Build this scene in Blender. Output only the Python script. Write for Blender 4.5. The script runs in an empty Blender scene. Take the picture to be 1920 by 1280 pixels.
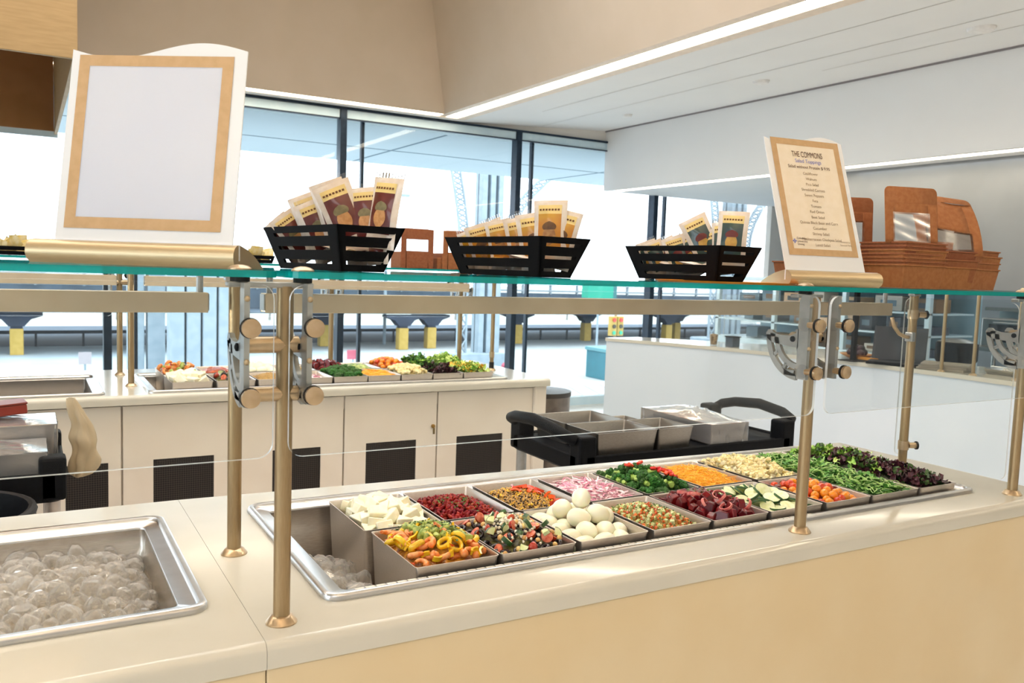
import bpy, bmesh, math, random
from mathutils import Vector, Matrix, Euler, noise
PI = math.pi
random.seed(7)
SC = bpy.context.scene
COL = SC.collection
T = 0.9            # height of the counter tops
SH = T + 0.54      # top of the glass shelves

# ------------------------------------------------------------------ camera
cam_d = bpy.data.cameras.new('camera'); cam = bpy.data.objects.new('camera', cam_d); COL.objects.link(cam)
cam_d.lens = 36 * 1582.9 / 1920; cam_d.sensor_width = 36; cam_d.sensor_fit = 'HORIZONTAL'
cam_d.clip_start = 0.05; cam_d.clip_end = 400
cr = Vector((0.86685, -0.49734, 0.03492)); cu = Vector((0.01248, 0.09167, 0.99571)); cf = Vector((0.49841, 0.86270, -0.08567))
cam.matrix_world = Matrix(((cr.x, cu.x, -cf.x, -0.3295), (cr.y, cu.y, -cf.y, -1.2616), (cr.z, cu.z, -cf.z, 0.5548 + T), (0, 0, 0, 1)))
cam_d.dof.use_dof = True; cam_d.dof.focus_distance = 1.9; cam_d.dof.aperture_fstop = 9
SC.camera = cam

# ------------------------------------------------------------------ world, exposure
w = bpy.data.worlds.new('sky'); SC.world = w; w.use_nodes = True
wn = w.node_tree.nodes; wl = w.node_tree.links
bg = wn['Background']
tcw = wn.new('ShaderNodeTexCoord'); mpw = wn.new('ShaderNodeMapping'); mpw.inputs['Scale'].default_value = (1.2, 1.2, 3)
nz = wn.new('ShaderNodeTexNoise'); nz.inputs['Scale'].default_value = 1.6; nz.inputs['Detail'].default_value = 4
rp = wn.new('ShaderNodeValToRGB'); rp.color_ramp.elements[0].color = (0.74, 0.87, 1, 1); rp.color_ramp.elements[1].color = (0.97, 0.985, 1, 1)
wl.new(tcw.outputs['Generated'], mpw.inputs[0]); wl.new(mpw.outputs[0], nz.inputs[0]); wl.new(nz.outputs[0], rp.inputs[0]); wl.new(rp.outputs[0], bg.inputs[0])
bg.inputs[1].default_value = 3.9
SC.view_settings.view_transform = 'Standard'; SC.view_settings.look = 'None'
SC.view_settings.exposure = 0.22; SC.view_settings.gamma = 1.0
SC.view_settings.use_curve_mapping = False
SC.cycles.transparent_max_bounces = 24; SC.cycles.max_bounces = 10
SC.cycles.glossy_bounces = 5; SC.cycles.transmission_bounces = 8
SC.cycles.caustics_reflective = False; SC.cycles.caustics_refractive = False
SC.cycles.sample_clamp_indirect = 6

def area(name, loc, rot, sx, sy, power, col):
    d = bpy.data.lights.new(name, 'AREA'); d.shape = 'RECTANGLE'; d.size = sx; d.size_y = sy; d.energy = power; d.color = col
    o = bpy.data.objects.new(name, d); COL.objects.link(o); o.location = loc; o.rotation_euler = rot
    return o
WARM = (1.0, 0.87, 0.68)
# warm ceiling panel over the customer side, then added fill lights for sign, aisle, kitchen, coffer; the sky comes in through the window wall
area('ceiling_panel_front', (0.8, -2.4, 2.84), (0.25, 0, 0), 5.0, 2.0, 17, WARM)
area('fill_light_left', (-2.4, -2.0, 2.84), (0, 0, 0), 2.0, 2.0, 34, (0.95, 0.97, 1.0))  # added cool fill, brightens the blank sign from the front left
area('fill_light_aisle', (0.4, 2.2, 3.8), (0, 0, 0), 4.0, 3.0, 80, (0.96, 0.97, 1.0))  # added fill that raises the ambient light over the aisle
area('fill_light_kitchen', (6.5, 0.8, 2.31), (0, 0, 0), 2.2, 5.0, 40, (0.85, 0.93, 1.0))  # added fill, lifts the dim kitchen
area('fill_uplight_coffer', (-0.4, 0.2, 2.95), (PI, 0, 0), 0.3, 5.0, 92, (1.0, 0.90, 0.78))  # added lamp without a fixture, out of view, brightens the coffer
pd = bpy.data.lights.new('window_portal', 'AREA'); pd.shape = 'RECTANGLE'; pd.size = 10.5; pd.size_y = 2.8; pd.cycles.is_portal = True
po = bpy.data.objects.new('window_portal', pd); COL.objects.link(po); po.location = (2.6, 6.42, 1.42); po.rotation_euler = (-PI/2, 0, 0)
pd2 = bpy.data.lights.new('window_portal', 'AREA'); pd2.shape = 'RECTANGLE'; pd2.size = 2.3; pd2.size_y = 6.0; pd2.cycles.is_portal = True
po2 = bpy.data.objects.new('window_portal', pd2); COL.objects.link(po2); po2.location = (-5.22, -1.0, 1.75); po2.rotation_euler = (0, -PI/2, 0)

# ------------------------------------------------------------------ materials
def lin(h):
    h = h.lstrip('#'); r = []
    for i in (0, 2, 4):
        c = int(h[i:i+2], 16) / 255
        r.append(c / 12.92 if c <= 0.04045 else ((c + 0.055) / 1.055) ** 2.4)
    return tuple(r) + (1,)
MATS = {}
def mat(name, c1, c2=None, scale=30, rough=0.5, metal=0, bump=0, bscale=None, trans=0, ior=1.45, sss=0, coat=0, vary=0, emit=0, stretch=None, alpha=1, detail=3, spec=None):
    if name in MATS: return MATS[name]
    m = bpy.data.materials.new(name); m.use_nodes = True; MATS[name] = m
    n = m.node_tree.nodes; l = m.node_tree.links; b = n['Principled BSDF']
    c1 = lin(c1); c2 = lin(c2) if c2 else tuple(min(1, c * 1.08) for c in c1[:3]) + (1,)
    tc = n.new('ShaderNodeTexCoord'); src = tc.outputs['Object']
    if stretch:
        mp = n.new('ShaderNodeMapping'); mp.inputs['Scale'].default_value = stretch; l.new(src, mp.inputs[0]); src = mp.outputs[0]
    t = n.new('ShaderNodeTexNoise'); t.inputs['Scale'].default_value = scale; t.inputs['Detail'].default_value = detail; l.new(src, t.inputs['Vector'])
    r = n.new('ShaderNodeValToRGB'); r.color_ramp.elements[0].color = c1; r.color_ramp.elements[1].color = c2
    r.color_ramp.elements[0].position = 0.38; r.color_ramp.elements[1].position = 0.62
    l.new(t.outputs[0], r.inputs[0]); out = r.outputs[0]
    if vary:
        oi = n.new('ShaderNodeObjectInfo'); hs = n.new('ShaderNodeHueSaturation')
        mr = n.new('ShaderNodeMapRange'); mr.inputs[3].default_value = 0.5 - vary * 0.04; mr.inputs[4].default_value = 0.5 + vary * 0.04
        mv = n.new('ShaderNodeMapRange'); mv.inputs[3].default_value = 1 - vary; mv.inputs[4].default_value = 1 + vary * 0.6
        l.new(oi.outputs['Random'], mr.inputs[0]); l.new(oi.outputs['Random'], mv.inputs[0])
        l.new(mr.outputs[0], hs.inputs['Hue']); l.new(mv.outputs[0], hs.inputs['Value']); l.new(out, hs.inputs['Color']); out = hs.outputs[0]
    l.new(out, b.inputs['Base Color'])
    b.inputs['Roughness'].default_value = rough; b.inputs['Metallic'].default_value = metal
    b.inputs['Transmission Weight'].default_value = trans; b.inputs['IOR'].default_value = ior
    if spec is not None: b.inputs['Specular IOR Level'].default_value = spec
    if sss:
        b.inputs['Subsurface Weight'].default_value = sss; b.inputs['Subsurface Radius'].default_value = (0.01, 0.006, 0.003); b.inputs['Subsurface Scale'].default_value = 0.5
    if coat: b.inputs['Coat Weight'].default_value = coat; b.inputs['Coat Roughness'].default_value = 0.08
    if emit:
        b.inputs['Emission Strength'].default_value = emit; b.inputs['Emission Color'].default_value = c1
    b.inputs['Alpha'].default_value = alpha
    if bump:
        t2 = n.new('ShaderNodeTexNoise'); t2.inputs['Scale'].default_value = bscale or scale; t2.inputs['Detail'].default_value = detail; l.new(src, t2.inputs['Vector'])
        bp = n.new('ShaderNodeBump'); bp.inputs['Strength'].default_value = bump; bp.inputs['Distance'].default_value = 0.004
        l.new(t2.outputs[0], bp.inputs['Height']); l.new(bp.outputs[0], b.inputs['Normal'])
    return m
def thin_glass(name, tint, gloss=0.8, rough=0.02, white=0):
    m = bpy.data.materials.new(name); m.use_nodes = True; n = m.node_tree.nodes; l = m.node_tree.links
    n.remove(n['Principled BSDF']); o = n['Material Output']
    tr = n.new('ShaderNodeBsdfTransparent'); tr.inputs[0].default_value = tint
    gl = n.new('ShaderNodeBsdfGlossy'); gl.inputs['Roughness'].default_value = rough
    fr = n.new('ShaderNodeFresnel'); fr.inputs[0].default_value = 1.45
    mu = n.new('ShaderNodeMath'); mu.operation = 'MULTIPLY'; mu.inputs[1].default_value = gloss
    mx = n.new('ShaderNodeMixShader'); l.new(fr.outputs[0], mu.inputs[0]); l.new(mu.outputs[0], mx.inputs[0])
    l.new(tr.outputs[0], mx.inputs[1]); l.new(gl.outputs[0], mx.inputs[2]); l.new(mx.outputs[0], o.inputs[0])
    if white:
        df = n.new('ShaderNodeBsdfDiffuse'); df.inputs[0].default_value = (.9, .9, .92, 1); m2 = n.new('ShaderNodeMixShader'); m2.inputs[0].default_value = white
        l.new(mx.outputs[0], m2.inputs[1]); l.new(df.outputs[0], m2.inputs[2]); l.new(m2.outputs[0], o.inputs[0])
    MATS[name] = m; return m
def tint_edge(name, col, mixf):
    m = mat(name, col, rough=0.12, scale=14); n = m.node_tree.nodes; l = m.node_tree.links
    tr = n.new('ShaderNodeBsdfTransparent'); tr.inputs[0].default_value = lin(col)
    mx = n.new('ShaderNodeMixShader'); mx.inputs[0].default_value = mixf
    l.new(n['Principled BSDF'].outputs[0], mx.inputs[1]); l.new(tr.outputs[0], mx.inputs[2]); l.new(mx.outputs[0], n['Material Output'].inputs[0])
    return m
GLASS = thin_glass('clear_glass', (0.985, 0.995, 0.99, 1), 0.16)
SHELFG = thin_glass('shelf_glass', (0.97, 0.99, 0.985, 1), 0.6)
WINGLASS = thin_glass('window_glass', (0.96, 0.985, 0.99, 1), 0.5)
FILM = thin_glass('clear_film', (0.90, 0.90, 0.90, 1), 2.0, 0.18)
PANE_EDGE = tint_edge('pane_edge', '#f2f7fc', 0.2)
SHELF_EDGE = tint_edge('shelf_edge', '#0b9592', 0.2)
STONE = mat('white_solid_surface', '#cbc7b9', '#cfcbbe', 6, rough=0.14, coat=0.3)
PANEL = mat('white_laminate', '#eae0d2', '#eee5d8', 5, rough=0.35)
STEEL = mat('brushed_steel', '#c4beb6', '#d0cbc4', 60, rough=0.27, metal=1, stretch=(1, 12, 12))
STEELD = mat('satin_steel_pan', '#d3cac1', '#dfd7cf', 90, rough=0.38, metal=0.95, stretch=(1, 10, 10))
CHROME = mat('polished_steel_rim', '#c6c5c4', '#cecdcc', 20, rough=0.30, metal=1)
ALU = mat('anodised_aluminium', '#9f8866', '#a8926f', 50, rough=0.33, metal=0.75, stretch=(20, 20, 1))
ALUG = mat('grey_aluminium', '#a9aaa8', '#b4b5b3', 40, rough=0.36, metal=0.7)
BRASS = mat('champagne_knob', '#bda584', '#c6af90', 60, rough=0.3, metal=0.7)
BLACK = mat('black_plastic', '#07080c', '#0b0d12', 60, rough=0.6, bump=0.1, spec=.18)
BLACKR = mat('black_rubber', '#0d0d0f', '#141416', 60, rough=0.6)
BASKETM = mat('black_painted_wood', '#040508', '#07080c', 40, rough=0.7, spec=.15)
LED = mat('warm_led', '#fff0d6', emit=12)
LEDC = mat('led_chip', '#fff6ea', emit=45)

# ------------------------------------------------------------------ mesh helpers
class MB:
    def __init__(s): s.v = []; s.f = []; s.m = []
    def add(s, vs, fs, mi=0, M=None):
        k = len(s.v)
        s.v += [tuple(M @ Vector(p)) if M is not None else tuple(p) for p in vs]
        s.f += [tuple(i + k for i in f) for f in fs]; s.m += [mi] * len(fs)
        return s
    def box(s, a, b, mi=0, M=None):
        (x0, y0, z0), (x1, y1, z1) = a, b
        return s.add([(x0,y0,z0),(x1,y0,z0),(x1,y1,z0),(x0,y1,z0),(x0,y0,z1),(x1,y0,z1),(x1,y1,z1),(x0,y1,z1)],
              [(0,3,2,1),(4,5,6,7),(0,1,5,4),(1,2,6,5),(2,3,7,6),(3,0,4,7)], mi, M)
    def loft(s, loops, mi=0, cap0=False, cap1=False, closed=True, M=None):
        n = len(loops[0]); vs = [p for lp in loops for p in lp]; fs = []
        for i in range(len(loops) - 1):
            for j in range(n if closed else n - 1):
                a = i*n + j; b = i*n + (j+1) % n
                fs.append((a, b, b + n, a + n))
        if cap0: fs.append(tuple(range(n))[::-1])
        if cap1: fs.append(tuple(range((len(loops)-1)*n, len(loops)*n)))
        return s.add(vs, fs, mi, M)
    def tube(s, pts, r, n=10, mi=0, cap=True, M=None):
        pts = [Vector(p) for p in pts]; rr = r if isinstance(r, (list, tuple)) else [r] * len(pts); loops = []
        up = Vector((0, 0, 1))
        for i, p in enumerate(pts):
            d = (pts[min(i+1, len(pts)-1)] - pts[max(i-1, 0)]).normalized()
            if abs(d.dot(up)) > 0.97: up = Vector((1, 0, 0)) if abs(d.x) < 0.9 else Vector((0, 1, 0))
            a = d.cross(up).normalized(); b = d.cross(a).normalized(); up = -b if b.dot(up) < 0 else b
            a = d.cross(up).normalized(); b = a.cross(d).normalized()
            loops.append([tuple(p + (a*math.cos(t) + b*math.sin(t)) * rr[i]) for t in [2*PI*k/n for k in range(n)]])
        return s.loft(loops, mi, cap, cap, True, M)
    def lathe(s, prof, n=24, o=(0,0,0), mi=0, M=None, cap=True):
        loops = [[(o[0] + r*math.cos(2*PI*k/n), o[1] + r*math.sin(2*PI*k/n), o[2] + z) for k in range(n)] for r, z in prof]
        return s.loft(loops, mi, cap, cap, True, M)
    def prism(s, poly, lo, hi, axis='x', mi=0, M=None):
        def P(p, h): return {'x': (h, p[0], p[1]), 'y': (p[0], h, p[1]), 'z': (p[0], p[1], h)}[axis]
        return s.loft([[P(p, lo) for p in poly], [P(p, hi) for p in poly]], mi, True, True, True, M)
    def ball(s, c, r, nu=12, nv=8, mi=0, M=None, jit=0, rnd=random):
        rx, ry, rz = r if isinstance(r, (tuple, list)) else (r, r, r)
        vs = [(c[0], c[1], c[2] - rz)]
        for i in range(1, nv):
            th = PI*i/nv
            for j in range(nu):
                k = 1 + (rnd.random() - .5) * jit
                vs.append((c[0] + rx*k*math.sin(th)*math.cos(2*PI*j/nu), c[1] + ry*k*math.sin(th)*math.sin(2*PI*j/nu), c[2] - rz*k*math.cos(th)))
        vs.append((c[0], c[1], c[2] + rz)); L = len(vs) - 1; fs = []
        for j in range(nu):
            fs.append((0, 1 + (j+1) % nu, 1 + j)); fs.append((L, 1 + (nv-2)*nu + j, 1 + (nv-2)*nu + (j+1) % nu))
            for i in range(nv - 2):
                a = 1 + i*nu + j; b = 1 + i*nu + (j+1) % nu
                fs.append((a, b, b + nu, a + nu))
        return s.add(vs, fs, mi, M)
    def torus(s, R, r, n=18, k=8, o=(0,0,0), a0=0, a1=2*PI, mi=0, M=None, flat=1):
        full = abs(a1 - a0) > 6.28; loops = []
        cnt = n if full else n + 1
        for i in range(cnt):
            a = a0 + (a1 - a0)*i/n
            loops.append([(o[0] + (R + r*math.cos(t))*math.cos(a), o[1] + (R + r*math.cos(t))*math.sin(a), o[2] + flat*r*math.sin(t)) for t in [2*PI*q/k for q in range(k)]])
        if full: loops.append(loops[0])
        return s.loft(loops, mi, not full, not full, True, M)
    def grid(s, fn, nu, nv, mi=0, M=None):
        vs = [fn(i/nu, j/nv) for j in range(nv+1) for i in range(nu+1)]
        fs = [(j*(nu+1)+i, j*(nu+1)+i+1, (j+1)*(nu+1)+i+1, (j+1)*(nu+1)+i) for j in range(nv) for i in range(nu)]
        return s.add(vs, fs, mi, M)
    def build(s, name, m, parent=None, loc=(0,0,0), rot=(0,0,0), smooth=35, bevel=0, seg=2, merge=True):
        me = bpy.data.meshes.new(name); me.from_pydata(s.v, [], s.f); me.update()
        for x in (m if isinstance(m, (list, tuple)) else [m]): me.materials.append(x)
        me.polygons.foreach_set('material_index', s.m)
        bm = bmesh.new(); bm.from_mesh(me)
        if merge: bmesh.ops.remove_doubles(bm, verts=bm.verts, dist=1e-6)
        bmesh.ops.recalc_face_normals(bm, faces=bm.faces)
        bm.to_mesh(me); bm.free()
        if smooth:
            me.polygons.foreach_set('use_smooth', [True]*len(me.polygons)); me.set_sharp_from_angle(angle=math.radians(smooth))
        o = bpy.data.objects.new(name, me); COL.objects.link(o)
        o.location = loc; o.rotation_euler = rot
        if parent: o.parent = parent
        if bevel:
            b = o.modifiers.new('bevel', 'BEVEL'); b.width = bevel; b.segments = seg; b.limit_method = 'ANGLE'; b.angle_limit = math.radians(40)
        return o
def rrect(x0, x1, y0, y1, r, z, n=5):
    p = []
    for cx, cy, a in ((x1-r, y1-r, 0), (x0+r, y1-r, PI/2), (x0+r, y0+r, PI), (x1-r, y0+r, 1.5*PI)):
        for k in range(n+1):
            t = a + PI/2*k/n; p.append((cx + r*math.cos(t), cy + r*math.sin(t), z))
    return p
def tag(o, label, cat, group=None, kind=None):
    o['label'] = label; o['category'] = cat
    if group: o['group'] = group
    if kind: o['kind'] = kind
    return o
def empty(name, loc=(0,0,0), rot=(0,0,0)):
    o = bpy.data.objects.new(name, None); COL.objects.link(o); o.location = loc; o.rotation_euler = rot; o.empty_display_size = 0.05
    return o
def struct(o): o['kind'] = 'structure'; return o
KIDS = {}
def dup(root, loc=None, rot=None, scale=None, label=None, group=None):
    def cp(o, parent):
        c = o.copy(); COL.objects.link(c)
        if parent: c.parent = parent
        ch = [x for x in COL.objects if x.parent is o] if o.name not in KIDS else KIDS[o.name]
        KIDS[o.name] = ch
        for x in ch: cp(x, c)
        return c
    r = cp(root, None)
    if loc is not None: r.location = loc
    if rot is not None: r.rotation_euler = rot
    if scale is not None: r.scale = (scale,)*3 if not isinstance(scale, (tuple, list)) else scale
    if label: r['label'] = label
    if group: r['group'] = group
    return r
class Kind:
    """first placing uses the prototype itself, later ones copy it"""
    def __init__(s, proto): s.p = proto; s.used = False
    def put(s, loc, rot=(0,0,0), scale=1, label=None, group=None):
        if s.used: return dup(s.p, loc, rot, scale, label, group)
        s.used = True; o = s.p
        o.location = loc; o.rotation_euler = rot; o.scale = (scale,)*3 if not isinstance(scale, (tuple, list)) else scale
        if label: o['label'] = label
        if group: o['group'] = group
        return o
def darts(x0, x1, y0, y1, n, d, rnd=random, tries=4000):
    p = []
    for _ in range(tries):
        if len(p) >= n: break
        q = (rnd.uniform(x0, x1), rnd.uniform(y0, y1))
        if all((q[0]-a[0])**2 + (q[1]-a[1])**2 > d*d for a in p): p.append(q)
    return p
# ------------------------------------------------------------------ room shell
WALLM = mat('painted_plaster', '#ece6de', '#f0ebe4', 3, rough=0.7)
COFFER = mat('coffer_plaster', '#d9c8b2', '#dccbb6', 3, rough=0.75)
CEILM = mat('white_ceiling', '#f1f1f1', '#f3f3f3', 2, rough=0.7)
FLOORM = mat('pale_terrazzo', '#dcd9d4', '#e8e6e2', 60, rough=0.25)
MULL = mat('dark_mullion', '#1d2b3a', '#243445', 20, rough=0.35, metal=0.4)
HEADM = mat('window_head_metal', '#c9e0ec', '#d2e6f0', 10, rough=0.5)
YW = 6.3
struct(MB().box((-5.2, -5.2, -0.1), (9, YW+0.1, 0)).build('floor', FLOORM, smooth=0))
struct(MB().box((-5.3, -5.2, 0), (-5.2, -4.0, 4.2)).box((-5.3, 2.0, 0), (-5.2, YW, 4.2)).box((-5.3, -4.0, 0), (-5.2, 2.0, 0.6)).box((-5.3, -4.0, 2.9), (-5.2, 2.0, 4.2)).build('wall_left', WALLM, smooth=0))
wl_ = struct(empty('window_8', (-5.25, -4.0, 0.6)))  # added unseen window, lets daylight in from the left onto the sign
MB().box((-0.005, 0.03, 0.03), (0.005, 5.97, 2.27)).build('window_pane', WINGLASS, wl_, smooth=0)
fr = MB()
for y in (0, 1.98, 3.96, 5.94): fr.box((-0.04, y, 0), (0.04, y+0.06, 2.3))
fr.box((-0.04, 0, 0), (0.04, 6, 0.05)).box((-0.04, 0, 2.25), (0.04, 6, 2.3)).build('window_frame', MULL, wl_, smooth=0)
struct(MB().box((-5.2, -5.3, 0), (9, -5.2, 4.2)).build('wall_front', WALLM, smooth=0))
GREYW = mat('grey_painted_wall', '#a6aaad', '#abaeb1', 3, rough=0.7)
struct(MB().box((8.2, -5.2, 0), (8.3, YW, 4.2)).build('wall_right', GREYW, smooth=0))
zc = T + 1.96
# ceiling: a flat field in front, a gently rising field on the right, a coffer on the left
c = MB()
c.add([(3.33,-5.2,zc),(5.15,-5.2,T+2.07),(5.15,YW,T+2.07),(3.33,YW,zc)], [(0,1,2,3)])
c.add([(-5.2,-5.2,zc),(3.33,-5.2,zc),(3.33,-2.9,zc),(-5.2,-2.9,zc)], [(0,1,2,3)])
c.add([(-5.2,6.1,zc),(3.33,6.1,zc),(3.33,YW,zc),(-5.2,YW,zc)], [(0,1,2,3)])
c.box((-5.2,-5.2,4.2), (9,YW,4.3))
struct(c.build('ceiling', CEILM, smooth=0))
# narrow seams between ceiling boards
cs = MB()
for x0, y0, y1 in ((3.75, -1, 5.4), (4.25, 1.2, 6.2), (4.6, -2, 3)):
    z = zc + (x0-3.33)/1.82*0.11 - 0.0015
    cs.add([(x0, y0, z), (x0+0.006, y0, z), (x0+0.006, y1, z), (x0, y1, z)], [(0,1,2,3)])
struct(cs.build('trim_1', mat('ceiling_seam', '#bdb8b2', rough=0.8), smooth=0))
f = MB()
b0, b1 = (3.05, 5.98), (2.76, 5.72); zt = T + 2.95
f.add([(-5.2, b0[1], zc), (b0[0], b0[1], zc), (b1[0], b1[1], zt), (-5.2, b1[1], zt)], [(0,1,2,3)])
f.add([(b0[0], b0[1], zc), (b0[0], -2.9, zc), (b1[0], -2.6, zt), (b1[0], b1[1], zt)], [(0,1,2,3)])
f.add([(-5.2, -2.9, zc), (b0[0], -2.9, zc), (b1[0], -2.6, zt), (-5.2, -2.6, zt)], [(0,1,2,3)])
f.add([(-5.2, -2.6, zt), (b1[0], -2.6, zt), (b1[0], b1[1], zt), (-5.2, b1[1], zt)], [(0,1,2,3)])
struct(f.build('ceiling_2', COFFER, smooth=0))
# recessed light channel round the coffer
l = MB()
l.box((3.05, -2.9, zc), (3.12, 6.1, zc+0.03)); l.box((3.24, -2.9, zc-0.006), (3.33, 6.1, zc+0.03))
l.box((-5.2, 5.98, zc), (3.12, 6.0, zc+0.03)); l.box((-5.2, 6.10, zc-0.006), (3.33, 6.14, zc+0.03))
struct(l.build('trim_2', mat('channel_lip', '#ecdccb', rough=0.6), smooth=0))
s1 = tag(MB().box((3.12, -2.9, zc+0.004), (3.24, 6.08, zc+0.02)).box((-5.2, 6.0, zc+0.004), (3.12, 6.10, zc+0.02)).build('linear_light', LED, smooth=0),
    'long glowing light slot along the edge of the tall beige coffer', 'light')
# dropped soffit on the right with its own light slot
sof = MB(); zs = T + 1.43; xs = 5.12
sof.box((xs, -5.2, zs), (xs+0.05, YW, T+2.2)); sof.box((xs+0.16, -5.2, zs), (8.2, YW, zs+0.05)); sof.box((xs+0.05, -5.2, zs+0.045), (xs+0.16, YW, zs+0.06))
struct(sof.build('ceiling_3', CEILM, smooth=0))
struct(MB().box((xs-0.012, -5.2, T+2.055), (xs, YW, T+2.075)).build('trim_3', mat('shadow_reveal', '#8c8688', rough=0.8), smooth=0))
tag(MB().box((xs+0.05, -5.2, zs+0.006), (xs+0.16, 6.2, zs+0.04)).build('linear_light', LED, smooth=0),
    'light slot under the lower edge of the white dropped soffit', 'light')
# wall strip over the window head
struct(MB().box((-5.2, YW, T+1.955), (9, YW+0.1, 4.2)).build('wall_back', WALLM, smooth=0))
struct(MB().box((7.62, YW-0.06, 0), (9, YW+0.02, T+1.95)).build('wall_back_2', WALLM, smooth=0))
# the curtain wall: one bay each as a window
xsm = [-5.2, -3.55, -1.65, 0.24, 2.18, 4.02, 5.82, 7.6]
for i in range(len(xsm)-1):
    a, b = xsm[i], xsm[i+1]
    e = struct(empty('window_%d' % (i+1), (a, YW, 0)))
    L = b - a
    g = MB().box((0.03, 0.03, 0.09), (L-0.03, 0.04, T+1.94)).build('window_pane', WINGLASS, e, smooth=0)
    fr = MB(); fr.box((-0.03, -0.05, 0.0), (0.03, 0.06, T+1.94))
    fr.build('mullion', MULL, e, smooth=0, bevel=0.003)
    # outside cap of the mullion, standing free of the glass
    MB().box((0.205, 0.05, 0.0), (0.233, 0.10, T+1.92)).build('outer_fin', MULL, e, smooth=0, bevel=0.003)
    MB().box((0.035, -0.03, 0.0), (L-0.035, 0.06, 0.09)).build('sill_rail', HEADM, e, smooth=0)
    MB().box((0.035, -0.03, T+1.86), (L-0.035, 0.06, T+1.935)).build('head_rail', HEADM, e, smooth=0)
    MB().box((0.0, -0.045, T+1.935), (L, 0.0, T+1.955)).box((0.0, -0.04, T+1.848), (L, 0.0, T+1.86)).build('head_line', MULL, e, smooth=0)
struct(MB().box((5.44, -5.2, T+0.50), (5.54, 3.75, zs)).build('wall_right_2', mat('dark_grey_wall', '#85888b', '#8a8d90', 3, rough=.75), smooth=0))
# detectors and sprinkler plates on the ceiling
def disc(loc, r, lab, nm, cat):
    o = empty(nm, loc); MB().lathe([(r, 0), (r, -0.008), (r*0.9, -0.022), (r*0.4, -0.028)], 24).build('housing', mat('white_plastic', '#f0eeec', rough=0.4), o)
    MB().lathe([(r*1.08, 0.002), (r*1.08, -0.004)], 24).build('base_ring', mat('pale_plastic', '#d9d6d2', rough=0.4), o)
    return tag(o, lab, cat, 'ceiling detectors')
disc((4.45, 1.75, T+2.03), 0.075, 'round white smoke detector on the ceiling, nearest and largest', 'smoke_detector', 'detector')
disc((4.5, 3.48, T+2.032), 0.06, 'small white detector on the ceiling midway along the soffit', 'smoke_detector', 'detector')
disc((4.6, 5.25, T+2.038), 0.045, 'smallest white ceiling detector, by the far corner of the soffit', 'smoke_detector', 'detector')
# copper hood hanging at the left
hood = empty('copper_hood', (-0.12, 2.98, T+1.4)); tag(hood, 'copper clad hood hanging from the ceiling behind the blank sign', 'hood')
COPPER = mat('satin_copper', '#a68c63', '#af956b', 8, rough=0.5, metal=0.25, stretch=(1, 1, 10))
COPPERP = mat('dark_copper_lining', '#a3764c', '#b4855a', 3, rough=0.35, metal=0.5)
MB().box((-3.2, 0, 0), (0, 0.02, 1.6)).build('front_sheet', COPPER, hood, smooth=0, bevel=0.003)
MB().box((-0.02, 0.021, 0), (0, 2.75, 1.6)).build('side_sheet', COPPER, hood, smooth=0)
MB().box((-3.2, 2.73, 0.02), (-0.021, 2.75, 1.6)).build('inner_rear_sheet', COPPERP, hood, smooth=0)
MB().box((-3.2, 0.021, 1.0), (-0.021, 2.729, 1.02)).build('inner_lid', COPPERP, hood, smooth=0)
MB().box((-3.2, 2.76, -0.02), (0.004, 2.79, 0.04)).build('rear_edge_strip', HEADM, hood, smooth=0)

# ------------------------------------------------------------------ outside
G = -3.0
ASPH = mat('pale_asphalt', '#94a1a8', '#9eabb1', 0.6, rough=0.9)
CONC = mat('pale_concrete', '#a3a9ab', '#adb3b4', 0.4, rough=0.9)
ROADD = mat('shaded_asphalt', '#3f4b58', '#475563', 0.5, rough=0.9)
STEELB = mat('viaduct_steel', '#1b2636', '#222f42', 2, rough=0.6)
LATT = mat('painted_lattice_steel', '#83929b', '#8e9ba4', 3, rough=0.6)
YEL = mat('yellow_paint', '#a78a3c', '#b3954a', 5, rough=0.6)
struct(MB().box((-60, YW+0.3, G-0.2), (140, 58, G)).box((-60, -60, G-0.2), (-5.4, YW+0.3, G)).build('ground', CONC, smooth=0))
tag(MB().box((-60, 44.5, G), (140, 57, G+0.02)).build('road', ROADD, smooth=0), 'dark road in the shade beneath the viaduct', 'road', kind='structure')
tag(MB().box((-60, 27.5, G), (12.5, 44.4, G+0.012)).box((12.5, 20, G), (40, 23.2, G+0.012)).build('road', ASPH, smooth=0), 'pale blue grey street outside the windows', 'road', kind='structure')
zb = MB()
for i in range(14):
    x = 12.5 + i*0.75
    zb.add([(x, 23.4, G+0.02), (x+0.4, 23.4, G+0.02), (x+1.3, 25.9, G+0.02), (x+0.9, 25.9, G+0.02)], [(0,1,2,3)])
tag(zb.build('road_marking', mat('worn_white_paint', '#b9bcbc', rough=0.9), smooth=0), 'white hatched crossing stripes on the street outside', 'marking')
can = MB().box((-20, YW+0.35, T+1.89), (40, 9.6, T+2.1))
struct(can.build('canopy', mat('canopy_soffit', '#abbbc2', '#b1c0c7', 0.5, rough=0.7), smooth=0))
cj = MB()
for x in range(-18, 38, 3): cj.box((x+0.4, YW+0.4, T+1.886), (x+0.425, 9.55, T+1.891))
cj.box((-20, 8.2, T+1.886), (40, 8.22, T+1.891))
struct(cj.build('canopy_joints', mat('canopy_joint', '#5c727e', rough=0.8), smooth=0))
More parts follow.
